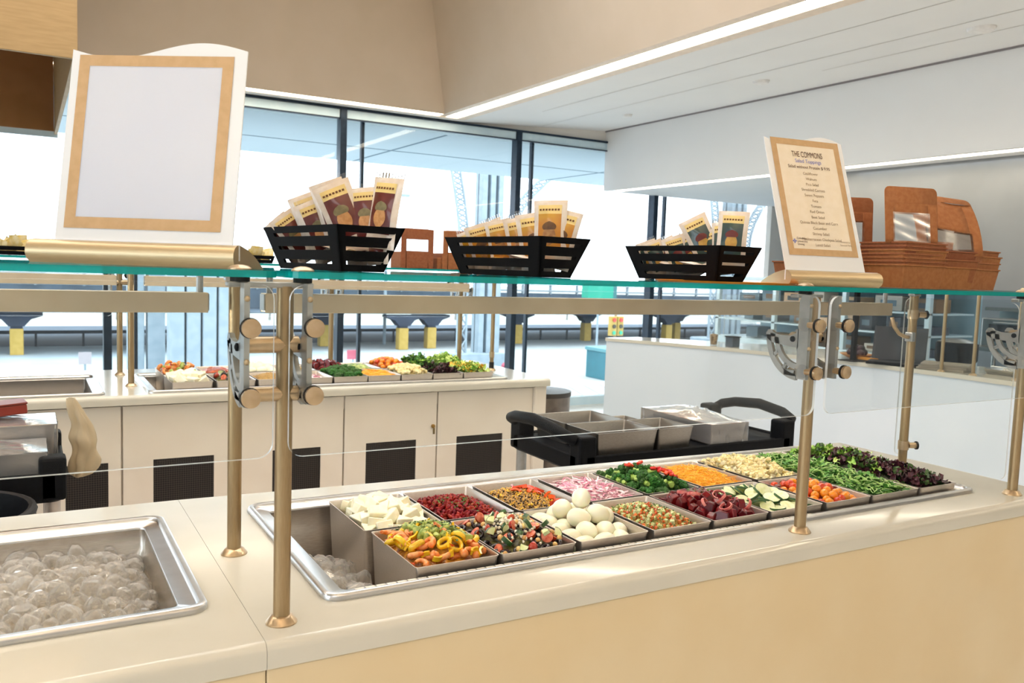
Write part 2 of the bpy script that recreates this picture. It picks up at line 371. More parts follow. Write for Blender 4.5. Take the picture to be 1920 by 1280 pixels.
# viaduct: deck, bents, guard rail
DK = 46.0
dk = MB().box((-70, DK-6, -2.0+T), (160, DK+5, -1.95+T)); 
dk.box((-70, DK-2.7, -1.94+T), (160, DK-2.4, -0.9+T))
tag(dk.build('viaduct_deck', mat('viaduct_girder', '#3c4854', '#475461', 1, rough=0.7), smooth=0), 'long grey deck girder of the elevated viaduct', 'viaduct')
par = MB().box((-70, DK-2.8, 0.1), (160, DK-2.6, 0.2)).box((-70, DK-2.8, 0.5), (160, DK-2.6, 0.56))
for i in range(100): par.box((-60+i*2, DK-2.78, -0.05), (-59.9+i*2, DK-2.62, 0.56))
tag(par.build('railing', mat('pale_railing', '#7c868c', rough=0.6), smooth=0), 'thin railing along the top of the viaduct deck', 'railing')
def bent(x, y, lab):
    o = empty('viaduct_column', (x, y, G)); H = 1.86
    top = G + H
    MB().prism([(-1.0, H-0.03), (1.0, H-0.03), (1.0, H-0.15), (0.55, H-0.3), (0.3, H-0.6), (-0.3, H-0.6), (-0.55, H-0.3), (-1.0, H-0.15)], -0.35, 0.35, 'y').build('haunch', STEELB, o, smooth=0)
    MB().box((-0.23, -0.23, 1.0), (0.23, 0.23, H-0.45)).build('shaft', STEELB, o, smooth=0, bevel=0.02)
    MB().box((-0.26, -0.26, 0), (0.26, 0.26, 1.15)).build('yellow_guard', YEL, o, smooth=0, bevel=0.03)
    return tag(o, lab, 'column', 'viaduct columns with yellow feet')
def at(u, z, y=None):
    """world x on the plane y (or the ground) under photo column u, from the camera's axis vectors"""
    pass
cols = [(-0.7, 40.9), (13.4, 42.6), (16.9, 40.2), (18.7, 40.6), (25.2, 42.4), (31.0, 43.5), (36.3, 41.8), (38.6, 43.6), (46.5, 42.5)]
nth = ['leftmost', 'second', 'third', 'fourth', 'fifth', 'sixth', 'seventh', 'eighth', 'ninth']
for i, (x, y) in enumerate(cols): bent(x, y, 'dark viaduct column with a yellow foot, %s from the left' % nth[i])
gr = MB().box((-60, 44.2, G+0.62), (140, 44.3, G+0.78))
for i in range(90): gr.box((-58+i*2, 44.22, G), (-57.9+i*2, 44.3, G+0.7))
tag(gr.build('guard_rail', mat('dark_rail', '#20272f', rough=0.6), smooth=0), 'dark guard rail along the road under the viaduct', 'rail')
bank = MB()
random.seed(3)
bank.grid(lambda u, v: (-60+200*u, 58+30*v, G + 2.4*v + 0.25*math.sin(u*90)*v), 60, 4)
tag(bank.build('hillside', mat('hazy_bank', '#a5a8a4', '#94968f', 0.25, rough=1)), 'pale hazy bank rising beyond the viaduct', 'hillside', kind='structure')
for i, (x, h) in enumerate(((-2, 2.0), (3.6, 2.3), (6.5, 2.0), (11, 1.8), (22, 2.2), (30, 2.0), (44, 2.4))):
    o = empty('bare_tree', (x*1.35, 60, G+0.2)); random.seed(i+40)
    trk = MB().tube([(0,0,0), (0.05,0,h*0.5), (0.0,0,h)], [0.09, 0.07, 0.02], 6)
    trk.build('trunk', mat('bare_bark', '#7e7c79', rough=0.9), o)
    br = MB()
    for k in range(12):
        z0 = h*random.uniform(0.3, 0.9); a = random.uniform(0, 6.28); L = random.uniform(0.5, 1.2)
        br.tube([(0,0,z0), (L*0.5*math.cos(a), 0.3*math.sin(a), z0+L*0.4), (L*math.cos(a), 0.5*math.sin(a), z0+L)], [0.04, 0.025, 0.01], 5)
    br.build('branches', mat('bare_bark', '#a6a39f'), o)
    tag(o, 'leafless tree on the bank, %s from the left' % nth[i], 'tree', 'bare trees beyond the viaduct')
# arched lattice tower of the old steel viaduct
def lattice(p, q, wid, M=None, mb=None):
    p = Vector(p); q = Vector(q); d = q - p; n = max(3, int(d.length/0.55)); s = Vector((wid, 0, 0))
    mb.tube([p, q], 0.06, 5); mb.tube([p+s, q+s], 0.06, 5)
    for i in range(n):
        a = p + d*(i/n); b = p + d*((i+1)/n)
        mb.tube([a, b+s], 0.04, 4); mb.tube([a+s, b], 0.04, 4)
def tower(x, y, lab, sc=1.0):
    o = empty('lattice_tower', (x, y, G)); o.scale = (sc,)*3
    MB().box((-0.95, -0.6, 0), (1.6, 0.8, 0.75)).build('stone_footing', LATT, o, smooth=0, bevel=0.05)
    MB().box((0.35, -0.35, 0.7), (0.6, 0.35, 9)).box((0.75, -0.35, 0.7), (1.0, 0.35, 9)).box((1.15, -0.35, 0.7), (1.4, 0.35, 9)).box((0.35, 0.0, 0.7), (1.4, 0.1, 9)).build('ribbed_shaft', LATT, o, smooth=0, bevel=0.02)
    m = MB(); lattice((-0.55, -0.1, 0.7), (-0.55, -0.1, 5.0), 0.42, mb=m)
    pts = [(-0.55 - 1.1*math.sin(t*0.9)**2*0.9, -0.1, 5.0 + 4.0*t) for t in [i/6 for i in range(7)]]
    for i in range(6): lattice(pts[i], pts[i+1], 0.42, mb=m)
    m.build('lattice_arch', LATT, o, smooth=0)
    m = MB(); pts = [(1.45 + 2.6*t*t, -0.1, 5.4 + 3.6*t) for t in [i/6 for i in range(7)]]
    for i in range(6): lattice(pts[i], pts[i+1], 0.5, mb=m)
    m.build('arch_rib', LATT, o, smooth=0)
    return tag(o, lab, 'tower', 'lattice towers of the viaduct')
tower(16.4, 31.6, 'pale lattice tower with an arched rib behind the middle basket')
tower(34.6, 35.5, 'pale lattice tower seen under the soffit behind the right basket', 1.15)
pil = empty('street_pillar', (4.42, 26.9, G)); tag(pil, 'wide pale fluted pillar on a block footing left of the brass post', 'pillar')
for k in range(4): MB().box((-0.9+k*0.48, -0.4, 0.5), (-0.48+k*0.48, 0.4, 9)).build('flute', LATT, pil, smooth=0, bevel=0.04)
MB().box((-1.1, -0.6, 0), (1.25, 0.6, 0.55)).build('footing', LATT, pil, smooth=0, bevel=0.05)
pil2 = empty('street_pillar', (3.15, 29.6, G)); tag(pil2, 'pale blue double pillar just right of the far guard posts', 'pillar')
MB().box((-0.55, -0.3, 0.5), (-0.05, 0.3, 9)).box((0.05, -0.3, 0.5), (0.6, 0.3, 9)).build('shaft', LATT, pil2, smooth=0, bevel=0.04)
MB().box((-0.9, -0.5, 0), (0.95, 0.5, 0.55)).build('footing', LATT, pil2, smooth=0, bevel=0.05)
# street furniture
def post_sign(x, y, h, nm, lab, pc, wd, ht):
    o = empty(nm, (x, y, G)); MB().tube([(0,0,0),(0,0,h)], 0.035, 8).build('pole', LATT, o)
    MB().box((-wd/2, -0.03, h-ht), (wd/2, -0.05, h)).build('sign_plate', pc, o, smooth=0); return tag(o, lab, 'sign')
PINK = mat('faded_red_sign', '#a84a5c', '#b05a6a', 6, rough=0.6)
post_sign(10.2, 28.75, 1.25, 'street_sign', 'small pink street sign on a thin pole beyond the far counter', PINK, 0.5, 0.35)
post_sign(1.4, 31.0, 1.1, 'notice_board', 'small pale notice on a pole at the left of the street', mat('pale_notice', '#a9a0a2', rough=0.7), 0.4, 0.42)
gb = empty('green_box_sign', (26.5, 36, 0.6)); MB().box((-0.9, -0.3, -0.55), (0.75, 0.3, 0.25)).build('box_face', mat('teal_green_panel', '#1d8a72', rough=0.6), gb, smooth=0)
MB().box((0.75, -0.28, -0.55), (1.0, 0.28, 0.25)).build('box_side', mat('dull_teal_panel', '#2f6264', rough=0.6), gb, smooth=0)
MB().tube([(0, 0, -3.6), (0, 0, -0.55)], 0.06, 8).build('pole', LATT, gb); tag(gb, 'green box sign on a pole seen just below the shelf', 'sign')
tl = empty('traffic_light', (24.1, 31.0, G)); tl.scale = (1, 1, 1.08); MB().tube([(0,0.2,0),(0,0.2,2.35)], 0.07, 8).build('pole', mat('rusty_pole', '#8d7d68', rough=0.7), tl)
for dx in (-0.32, 0.08):
    h = MB().box((dx-0.17, -0.12, 1.35), (dx+0.17, 0.12, 2.2)).build('signal_head', YEL, tl, smooth=0, bevel=0.02)
    for k, c_ in enumerate(('#c33b35', '#3a3428', '#2f9c7a')):
        MB().lathe([(0.09, 0), (0.09, 0.06)], 12, M=Matrix.Translation((dx, -0.12, 2.05-k*0.28)) @ Matrix.Rotation(PI/2, 4, 'X')).build('signal_lens', mat('lens_%d' % k, c_, rough=0.3), h)
tag(tl, 'yellow traffic light with two heads at the street corner', 'traffic light')
dp = empty('dumpster', (21.2, 27.2, G)); MB().box((-0.9, -0.6, 0), (2.2, 0.9, 1.15)).build('bin_body', mat('teal_dumpster', '#2a6470', '#306c78', 2, rough=0.6), dp, smooth=0, bevel=0.03)
MB().box((-0.95, -0.65, 1.15), (2.25, 0.95, 1.3)).build('lid', mat('pale_teal_lid', '#56858c', rough=0.6), dp, smooth=0, bevel=0.02)
MB().box((-0.6, -0.63, 0.35), (0.0, -0.605, 0.85)).build('label_plate', mat('white_plate', '#f2eeee', rough=0.6), dp, smooth=0); tag(dp, 'teal dumpster with a white plate beside the white counter', 'dumpster')
hy = empty('fire_hydrant', (17.25, 29.8, G)); hy.scale = (.7,)*3; MB().lathe([(0.1,0),(0.1,0.45),(0.14,0.47),(0.14,0.52),(0.09,0.62),(0.02,0.68)], 12).build('barrel', PINK, hy)
MB().tube([(-0.18,0,0.4),(0.18,0,0.4)], 0.06, 8).build('outlet', PINK, hy); tag(hy, 'faded red hydrant on the street right of the far counter', 'hydrant')
lp = empty('street_lamp', (17.0, 43.0, G)); MB().tube([(0,0,0),(0,0,8.4)], 0.09, 8).build('pole', LATT, lp); MB().box((-0.1,-0.6,8.2),(1.1,-0.3,8.35)).build('arm', LATT, lp, smooth=0)
tag(lp, 'thin pale lamp pole against the white sky', 'lamp post')
# ------------------------------------------------------------------ serving counters
def counter(lab, x0, x1, holes, name='serving_counter', y0=-0.07, y1=0.80, y1b=None, ends=(False, False), loc=(0,0,0)):
    o = tag(empty(name, loc), lab, 'counter')
    t = MB(); th = 0.038; r = 0.016
    hx = sorted(holes); ys0 = hx[0][2]; ys1 = hx[0][3]
    def nose(ya, yb, sgn):
        pr = [(yb, T), (yb, T-th), (ya, T-th)]
        for k in range(6):
            a = PI/2*k/5; pr.append((ya + sgn*(r - r*math.cos(a)), T - r + r*math.sin(a)))
        t.prism(pr, x0, x1, 'x')
    ny0 = min(h[2] for h in hx); ny1 = max(h[3] for h in hx)
    nose(y0, ny0, 1)
    pr = []
    y1b = y1b or y1
    bp_ = lambda xx, yy: [(xx, ny1, T), (xx, ny1, T-th), (xx, yy, T-th), (xx, yy, T-0.006), (xx, yy-0.006, T)]
    t.loft([bp_(x0, y1), bp_(x1, y1b)], 0, True, True)
    xs = [x0]
    for h in hx: xs += [h[0], h[1]]
    xs.append(x1)
    for i in range(0, len(xs), 2):
        if xs[i+1] - xs[i] > 1e-4: t.box((xs[i], ny0, T-th), (xs[i+1], ny1, T))
    for h in hx:
        if h[2] > ny0 + 1e-4: t.box((h[0], ny0, T-th), (h[1], h[2], T))
        if h[3] < ny1 - 1e-4: t.box((h[0], h[3], T-th), (h[1], ny1, T))
    t.build('countertop', STONE, o, smooth=40)
    MB().box((x0+0.0004, y0+0.004, 0.0), (x1-0.0004, y0+0.024, T-th-0.001)).build('front_panel', mat('cream_front_panel', '#d9c49c', '#dcc9a4', 4, rough=0.3), o, smooth=0, bevel=0.002)
    yr = min(y1, y1b)
    MB().box((x0+0.002, yr-0.04, 0.0), (x1-0.002, yr-0.02, T-th-0.002)).build('rear_panel', PANEL, o, smooth=0)
    if ends[0]: MB().box((x0+0.02, y0+0.04, 0), (x0+0.04, yr-0.045, T-th-0.002)).build('end_panel', PANEL, o, smooth=0)
    if ends[1]: MB().box((x1-0.04, y0+0.04, 0), (x1-0.02, yr-0.045, T-th-0.002)).build('end_panel', PANEL, o, smooth=0)
    return o
def well(lab, x0, x1, y0, y1, deep=0.24, loc=(0,0,0), steel=None):
    o = tag(empty('drop_in_well', (0, 0, T)), lab, 'ice well'); o.location = (loc[0], loc[1], T+loc[2])
    L = []
    for d, z, r in ((0,0.0,.03),(0,.006,.03),(.002,.0105,.029),(.006,.0122,.026),(.012,.0105,.022),(.0145,.0035,.02),(.0165,.0022,.02),(.041,.0008,.012),(.042,-.0004,.011),(.0425,-.004,.011)):
        L.append(rrect(x0+d, x1-d, y0+d, y1-d, r, z))
    MB().loft(L).build('rolled_rim', CHROME, o, smooth=50)
    L = []
    for d, z, r in ((.0425,-.004,.011),(.0425,-.045,.011),(.047,-.052,.011),(.047,-deep,.02),(.06,-deep-.008,.02)):
        L.append(rrect(x0+d, x1-d, y0+d, y1-d, r, z))
    MB().loft(L, cap1=True).build('basin', steel or STEEL, o, smooth=50)
    return o
rc = counter('cream front salad counter holding the long tray of food pans', -0.0322, 2.085, [(0.105, 1.868, 0.055, 0.608)], y1=0.765, y1b=0.655, ends=(False, True))
lc = counter('cream salad counter at lower left holding the large ice well', -3.0, -0.0328, [(-1.36, -0.1, 0.1, 0.604)], y1=0.765)
wl1 = well('large steel well half full of ice at lower left', -1.38, -0.083, 0.083, 0.621)
SQ = mat('pale_reflection_steel', '#e6e0d4', '#ece7dc', 40, rough=.5, metal=.3)
wl2 = well('long steel well of the front counter holding all the food pans', 0.089, 1.884, 0.039, 0.630)
sq_ = MB()  # bright reflected squares on the front ledge, shaped as pale raised pieces
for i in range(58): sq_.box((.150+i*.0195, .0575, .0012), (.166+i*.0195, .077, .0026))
sq_.build('reflection_squares', SQ, wl2, smooth=0)

# ------------------------------------------------------------------ sneeze guard
def plate_mesh(mb, xa, xb, side=1):
    """profile in y-z (z measured from the counter top): upright bar, pivot arm and slotted quarter arc"""
    def pr(poly): mb.prism([(y*side, z) for y, z in poly], xa, xb, 'x')
    pr([(-0.047,0.345),(-0.022,0.345),(-0.020,0.40),(-0.020,0.51),(-0.026,0.522),(-0.047,0.522)])
    pr([(-0.022,0.452),(-0.014,0.440),(0.0,0.434),(0.03,0.434),(0.045,0.437),(0.052,0.443),(0.062,0.443),(0.068,0.434),(0.064,0.424),(0.05,0.416),(0.02,0.413),(-0.022,0.41)])
    def band(r0, r1, a0, a1, n=12):
        cy, cz = -0.025, 0.432; p = []
        for k in range(n+1):
            a = a0 + (a1-a0)*k/n; p.append((cy + r1*math.cos(a), cz + r1*math.sin(a)))
        for k in range(n, -1, -1):
            a = a0 + (a1-a0)*k/n; p.append((cy + r0*math.cos(a), cz + r0*math.sin(a)))
        for k in range(n):
            q = [p[k], p[k+1], p[2*n-k], p[2*n+1-k]]; pr(q)
    band(0.078, 0.091, 0, -PI/2+0.06); band(0.056, 0.068, -0.06, -PI/2+0.06)
    for a in (0.0, -0.55, -1.05, -PI/2+0.08):
        band(0.066, 0.080, a+0.05, a-0.05, 2)
def guard_post(name, x, y, lab, plates=(), top=(-0.03, 0.03), r=0.0127, side=1, group=None, h=0.517, pucks=(0,)):
    o = tag(empty(name, (x, y, T)), lab, 'guard post', group)
    MB().lathe([(r, 0.006), (r, h)], 24).build('pole', ALU, o)
    MB().lathe([(0.024, 0), (0.024, 0.002), (0.017, 0.011), (r, 0.0125)], 28).build('base_flange', BRASS, o)
    MB().box((top[0], -0.011, h-0.002), (top[1], 0.011, h+0.006)).build('top_bar', ALUG, o, smooth=0, bevel=0.002)
    for px in pucks:
        MB().lathe([(0.014, h+0.006), (0.014, h+0.0128)], 20, (px, 0, 0)).build('support_puck', BLACKR, o)
        MB().lathe([(0.017, 0.5402), (0.017, 0.542), (0.012, 0.5455), (0.004, 0.5475)], 20, (px, 0, 0)).build('dome_cap', BRASS, o)
    if plates:
        for px in plates:
            m = MB(); plate_mesh(m, px-0.004, px+0.004, side)
            pl = m.build('bracket_plate', ALUG, o, smooth=30)
            for z in (0.46, 0.362):
                k = MB(); M = Matrix.Translation((px + (0.0), -0.073*side, z)) @ Matrix.Rotation(PI/2*side, 4, 'X')
                k.lathe([(0.0125, -0.004), (0.0135, -0.002), (0.0135, 0.004), (0.003, 0.006), (0.0, 0.006)], 20, M=M)
                k.build('knob', BRASS, pl)
                MB().lathe([(0.0145, 0), (0.0145, 0.0045)], 20, M=Matrix.Translation((px, -0.0655*side, z)) @ Matrix.Rotation(PI/2*side, 4, 'X')).build('gasket', BLACKR, pl)
                MB().lathe([(0.007, 0), (0.007, 0.016)], 12, M=Matrix.Translation((px, -0.044*side, z)) @ Matrix.Rotation(PI/2*side, 4, 'X')).build('spacer', BRASS, pl)
            for z in (0.50, 0.41):
                MB().ball((px, -0.0475*side, z), (0.0045, 0.004, 0.0045), 10, 6).build('rivet', BRASS, pl)
            MB().lathe([(0.006, 0), (0.006, 0.003), (0.002, 0.005)], 12, M=Matrix.Translation((px-0.004, -0.008*side, 0.428)) @ Matrix.Rotation(-PI/2, 4, 'Y')).build('hex_bolt', BLACK, pl)
        a, b = min(plates), max(plates)
        MB().tube([(a+0.004, 0, 0.43), (b-0.004, 0, 0.43)], 0.0125, 16).build('cross_rod', BRASS, o)
        MB().tube([(a+0.004, 0, 0.356), (b-0.004, 0, 0.356)], 0.0115, 16).build('cross_rod', BRASS, o)
        for px in plates:
            MB().box((px-0.004, -0.02 if side > 0 else 0.0, 0.35), (px+0.004, 0.012 if side > 0 else 0.02, 0.362)).build('rod_lug', ALUG, o, smooth=0)
    return o
gpost = guard_post('guard_post', 0.006, 0.0, 'front brass toned guard post between the ice well and the food tray', (-0.066, 0.024), (-0.085, 0.04), pucks=(-0.066, 0.026))
guard_post('guard_post', 1.144, -0.008, 'guard post in front of the tomato pan with round knobs', (-0.064, 0.024), (-0.064, 0.014), pucks=(-0.03,))
guard_post('guard_post', 1.957, -0.012, 'guard post at the right edge of the picture on the front counter', (-0.064, 0.024), (-0.064, 0.014), pucks=(-0.03,))
guard_post('guard_post', 0.006, 0.343, 'thinner guard post just behind and left of the front brass post', (), (-0.02, 0.02))
pb = guard_post('guard_post', 1.945, 0.31, 'guard post behind the dark mixed greens with two clamp collars', (), (-0.015, 0.015))
for z in (0.462, 0.07):
    cl = MB().lathe([(0.0155, z-0.013), (0.0155, z+0.013)], 20).build('clamp_collar', BRASS, pb)
    MB().tube([(0.012, -0.008, z), (0.034, -0.018, z)], 0.009, 12).build('collar_stem', BRASS, cl)
    MB().tube([(0.033, -0.0175, z), (0.037, -0.0195, z)], 0.0125, 12).build('gasket', BLACKR, cl)
MB().box((-0.022, -0.018, 0.382), (-0.006, 0.008, 0.41)).build('conduit_fitting', ALUG, pb, smooth=0, bevel=0.003)
MB().tube([(-0.018, -0.005, 0.395), (-0.035, -0.004, 0.396), (-0.058, 0.0, 0.405), (-0.072, 0.008, 0.425), (-0.076, 0.015, 0.452)], 0.0055, 10).build('conduit', BRASS, pb)
def pane(name, lab, x0, x1, z0, z1, y, th=0.006, r=0.022, axis='x', group=None, m=None):
    def lp(yy): return [(p[0], yy, p[1]) for p in rrect(x0, x1, z0, z1, r, 0, 6)]
    a, b = lp(y), lp(y+th)
    if axis == 'y':
        a = [(y, p[0], p[2]) for p in lp(0)]; b = [(y+th, p[0], p[2]) for p in lp(0)]
    n = len(a); mb = MB(); mb.add(a, [tuple(range(n))], 0); mb.add(b, [tuple(range(n))], 0); mb.loft([a, b], 1)
    return tag(mb.build(name, [m or GLASS, PANE_EDGE], None, smooth=0), lab, 'glass pane', group)
pane('guard_glass', 'clear front glass pane hanging over the ice well on the left', -3.0, -0.026, T+0.274, T+0.522, -0.065)
pane('guard_glass', 'clear front glass pane spanning the food pans between two posts', -0.004, 1.097, T+0.272, T+0.521, -0.065)
pane('guard_glass', 'clear front glass pane at the right beyond the knobbed post', 1.13, 2.02, T+0.272, T+0.521, -0.065)
pane('guard_glass', 'clear end glass at the right end of the front counter', 0.03, 0.372, T+0.022, T+0.51, 1.99, axis='y')
def shelf(name, lab, x0, x1, y0, y1, z0=0.53, z1=0.54, r=0.03, loc=(0,0,0), group=None):
    a, b = rrect(x0, x1, y0, y1, r, T+z0), rrect(x0, x1, y0, y1, r, T+z1); n = len(a); mb = MB()
    mb.add(a, [tuple(range(n))], 0); mb.add(b, [tuple(range(n))], 0); mb.loft([a, b], 1)
    return tag(mb.build(name, [SHELFG, SHELF_EDGE], None, loc, smooth=0), lab, 'glass shelf', group)
shelf('glass_shelf', 'teal edged glass shelf at left under the blank sign', -3.0, -0.012, -0.045, 0.47)
shelf('glass_shelf', 'long teal edged glass shelf carrying the baskets and the menu sign', 0.002, 2.5, -0.045, 0.47)
def light_bar(lab, x0, x1, y, z0=0.457, z1=0.493, n=60, loc=(0,0,0)):
    o = tag(empty('light_bar', (loc[0]+x0, loc[1]+y, T+z0)), lab, 'light bar')
    L = x1-x0
    MB().box((0, -0.018, 0.005), (L, 0.018, z1-z0)).box((0, -0.018, 0), (L, -0.016, 0.005)).box((0, 0.016, 0), (L, 0.018, 0.005)).build('housing', mat('beige_powder_coat', '#cdbfa6', '#d2c5ad', 20, rough=0.42, metal=0.3), o, smooth=0, bevel=0.002)
    m = MB(); st = L/n
    for i in range(n): m.box((st*(i+0.25), -0.008, 0.0035), (st*(i+0.75), 0.008, 0.0048))
    m.build('led_strip', LEDC, o, smooth=0)
    for x in (0.012, L-0.012): MB().tube([(x, 0, z1-z0), (x, 0, 0.072)], 0.006, 10).build('hanger', ALUG, o)
    for x in (-0.0015, L): MB().box((x-0.0005, -0.016, 0.004), (x+0.002, 0.016, z1-z0-0.002)).build('end_cap', ALUG, o, smooth=0)
    return o
light_bar('beige light bar under the shelf above the food pans', 0.056, 1.872, 0.345)
light_bar('beige light bar under the left shelf above the ice well', -2.2, -0.045, 0.345, n=70)

# ------------------------------------------------------------------ food pans
def pan_mesh(w, d, h, t=0.0018, lip=0.004):
    L = []
    def rr(k, z, r): return rrect(-w/2-k, w/2+k, -d/2-k, d/2+k, r, z, 3)
    L = [rr(-0.006, -h, 0.012), rr(0, -0.006, 0.006), rr(lip*0.4, -0.002, 0.006), rr(lip*0.5, 0, 0.006), rr(0, 0, 0.005), rr(-t, -0.003, 0.005), rr(-0.006-t, -h+t, 0.011)]
    return MB().loft(L, 0, True, True)
XP = [(.266,.438),(.442,.614),(.622,.796),(.808,.972),(.978,1.148),(1.154,1.331),(1.343,1.508),(1.514,1.70),(1.706,1.862)]
ZR = T + 0.018
FOODS_F = ['shrimp and avocado', 'olive, tomato and cheese salad', 'peeled white eggs', 'diced cucumber and tomato salad', 'dark red beet chunks', 'cucumber slices', 'orange and red cherry tomatoes']
FOODS_B = ['pale cheese wedges', 'red kidney beans', 'quinoa with red pepper', 'pink onion strips', 'broccoli florets', 'grated orange carrot', 'cauliflower florets']
PANS = {}
def pan(key, x0, x1, y0, y1, lab, h=0.15, z=ZR, loc=(0,0)):
    o = pan_mesh(x1-x0-0.004, y1-y0-0.004, h).build('food_pan', STEELD, None, ((x0+x1)/2+loc[0], (y0+y1)/2+loc[1], z), smooth=40)
    tag(o, lab, 'food pan', 'steel food pans'); PANS[key] = (x0+loc[0]+0.006, x1+loc[0]-0.006, y0+loc[1]+0.006, y1+loc[1]-0.006); return o
YF0, YF1, YB0, YB1 = 0.084, 0.312, 0.321, 0.558
for i, nm in enumerate(FOODS_F): pan('f%d' % i, XP[i][0], XP[i][1], YF0, YF1, 'front row steel pan filled with ' + nm)
for i, nm in enumerate(FOODS_B):
    pan('b%d' % i, XP[i][0]-0.010+0.0036*i, XP[i][1]-0.010+0.0036*i, YB0, YB1, 'back row steel pan filled with ' + nm)
pan('arugula', XP[7][0], XP[7][1], YF0, YB1, 'long steel pan filled with green arugula')
pan('greens', XP[8][0], XP[8][1], YF0, YB1, 'long steel pan of dark red and green mixed leaves')
# ------------------------------------------------------------------ food
def dome(key, base, peak, pw=1.0, skew=(0, 0)):
    x0, x1, y0, y1 = PANS[key]
    def h(x, y):
        u = (x-x0)/(x1-x0)*2-1-skew[0]; v = (y-y0)/(y1-y0)*2-1-skew[1]
        k = max(0, 1-min(1, abs(u))**2.2) * max(0, 1-min(1, abs(v))**2.2)
        return base + (peak-base)*k**pw
    return h
def mound(key, name, lab, cat, m, hf, nz=0.004, nsc=60, n=28, kind='stuff', drop=0):
    x0, x1, y0, y1 = PANS[key]
    mb = MB().grid(lambda u, v: (x0+(x1-x0)*u, y0+(y1-y0)*v, hf(x0+(x1-x0)*u, y0+(y1-y0)*v) - drop + nz*noise.noise(Vector((u*nsc*0.2, v*nsc*0.2, len(name)))) ), n, n)
    # skirt down to the pan floor
    o = mb.build(name, m, None, smooth=60); tag(o, lab, cat, kind=kind); return o
def R3(): return (random.uniform(0, 6.28), random.uniform(0, 6.28), random.uniform(0, 6.28))
def fill(kind, key, n, d, hf, lab, group, rot=None, sc=(0.9, 1.1), dz=0.0, margin=0.006, lift=0.3, cx=None):
    x0, x1, y0, y1 = PANS[key]
    if cx: x0, x1, y0, y1 = cx
    pts = darts(x0+margin, x1-margin, y0+margin, y1-margin, n, d)
    for x, y in pts:
        kind.put((x, y, hf(x, y) + dz + random.uniform(0, lift)*d), rot() if rot else R3(), random.uniform(*sc), lab, group)
    return pts
def proto(name, m, mb, lab, cat, **k): return Kind(tag(mb.build(name, m, None, **k), lab, cat))
flatrot = lambda t=0.5: (random.uniform(-t, t), random.uniform(-t, t), random.uniform(0, 6.28))

# -- ice
ICEM = bpy.data.materials.new('clear_ice'); ICEM.use_nodes = True
_n = ICEM.node_tree.nodes; _l = ICEM.node_tree.links; _b = _n['Principled BSDF']
_b.inputs['Base Color'].default_value = (0.97, 0.95, 0.92, 1); _b.inputs['Roughness'].default_value = 0.04; _b.inputs['Transmission Weight'].default_value = 0.55; _b.inputs['IOR'].default_value = 1.31
_t = _n.new('ShaderNodeTexNoise'); _t.inputs['Scale'].default_value = 70; _bp = _n.new('ShaderNodeBump'); _bp.inputs['Strength'].default_value = 0.12; _bp.inputs['Distance'].default_value = 0.003
_tc = _n.new('ShaderNodeTexCoord'); _l.new(_tc.outputs['Object'], _t.inputs[0]); _l.new(_t.outputs[0], _bp.inputs['Height']); _l.new(_bp.outputs[0], _b.inputs['Normal'])
_tr = _n.new('ShaderNodeBsdfTransparent'); _tr.inputs[0].default_value = (0.98, 0.97, 0.95, 1); _mx = _n.new('ShaderNodeMixShader')
_lw = _n.new('ShaderNodeLayerWeight'); _lw.inputs[0].default_value = 0.35; _l.new(_bp.outputs[0], _lw.inputs['Normal'])
_mr = _n.new('ShaderNodeMapRange'); _mr.inputs[3].default_value = 0.16; _mr.inputs[4].default_value = 0.95; _l.new(_lw.outputs['Facing'], _mr.inputs[0])
_l.new(_mr.outputs[0], _mx.inputs[0]); _l.new(_tr.outputs[0], _mx.inputs[1]); _l.new(_b.outputs[0], _mx.inputs[2]); _l.new(_mx.outputs[0], _n['Material Output'].inputs[0])
ices = []
for s in range(4):
    rnd = random.Random(s); m = MB()
    L = []
    for i, (k, z) in enumerate(((0.55, -0.0105), (0.95, -0.006), (1, 0.002), (0.8, 0.0085), (0.45, 0.0115))):
        L.append([(k*0.0155*math.cos(2*PI*j/9)*(0.85+0.3*rnd.random()), k*0.0115*math.sin(2*PI*j/9)*(0.85+0.3*rnd.random()), z) for j in range(9)])
    m.loft(L, 0, True, True)
    ices.append(Kind(tag(m.build('ice_cube', ICEM, None, smooth=12), 'clear ice cube', 'ice')))
random.seed(11)
ICEB = mat('packed_ice', '#a3947c', '#efe6d6', 60, rough=0.2, bump=1, bscale=75, coat=0.5)
def icefill(x0, x1, y0, y1, n, d, hf, lab, group, bedlab):
    mb = MB().grid(lambda u, v: (x0+(x1-x0)*u, y0+(y1-y0)*v, hf(x0+(x1-x0)*u, y0+(y1-y0)*v)-0.014+0.008*noise.noise(Vector((u*(x1-x0)*60, v*(y1-y0)*60, 1)))), 50, 30)
    tag(mb.build('packed_ice', ICEB, None), bedlab, 'ice', kind='stuff')
    for x, y in darts(x0+.008, x1-.008, y0+.008, y1-.008, n, d):
        random.choice(ices).put((x, y, hf(x, y)+random.uniform(-0.006, 0.012)), R3(), random.uniform(1.05, 1.6), lab, group)
icefill(-0.46, -0.134, 0.132, 0.57, 170, 0.0225, lambda x, y: T-0.048+0.016*math.exp(-((x+0.32)**2/0.02+(y-0.33)**2/0.02))-0.03*max(0, (x+0.2)/0.066), 'clear ice cube in the large well at lower left', 'ice cubes in the large well', 'packed ice lying under the cubes of the large well')
icefill(0.136, 0.262, 0.09, 0.58, 62, 0.021, lambda x, y: T-0.035-0.035*(x-0.137)/0.12-0.03*min(1, max(0, (y-0.12)/0.2))-0.06*max(0, (y-0.45)/0.12), 'clear ice cube beside the shrimp pan', 'ice cubes beside the shrimp pan', 'packed ice in the gap left of the shrimp pan')

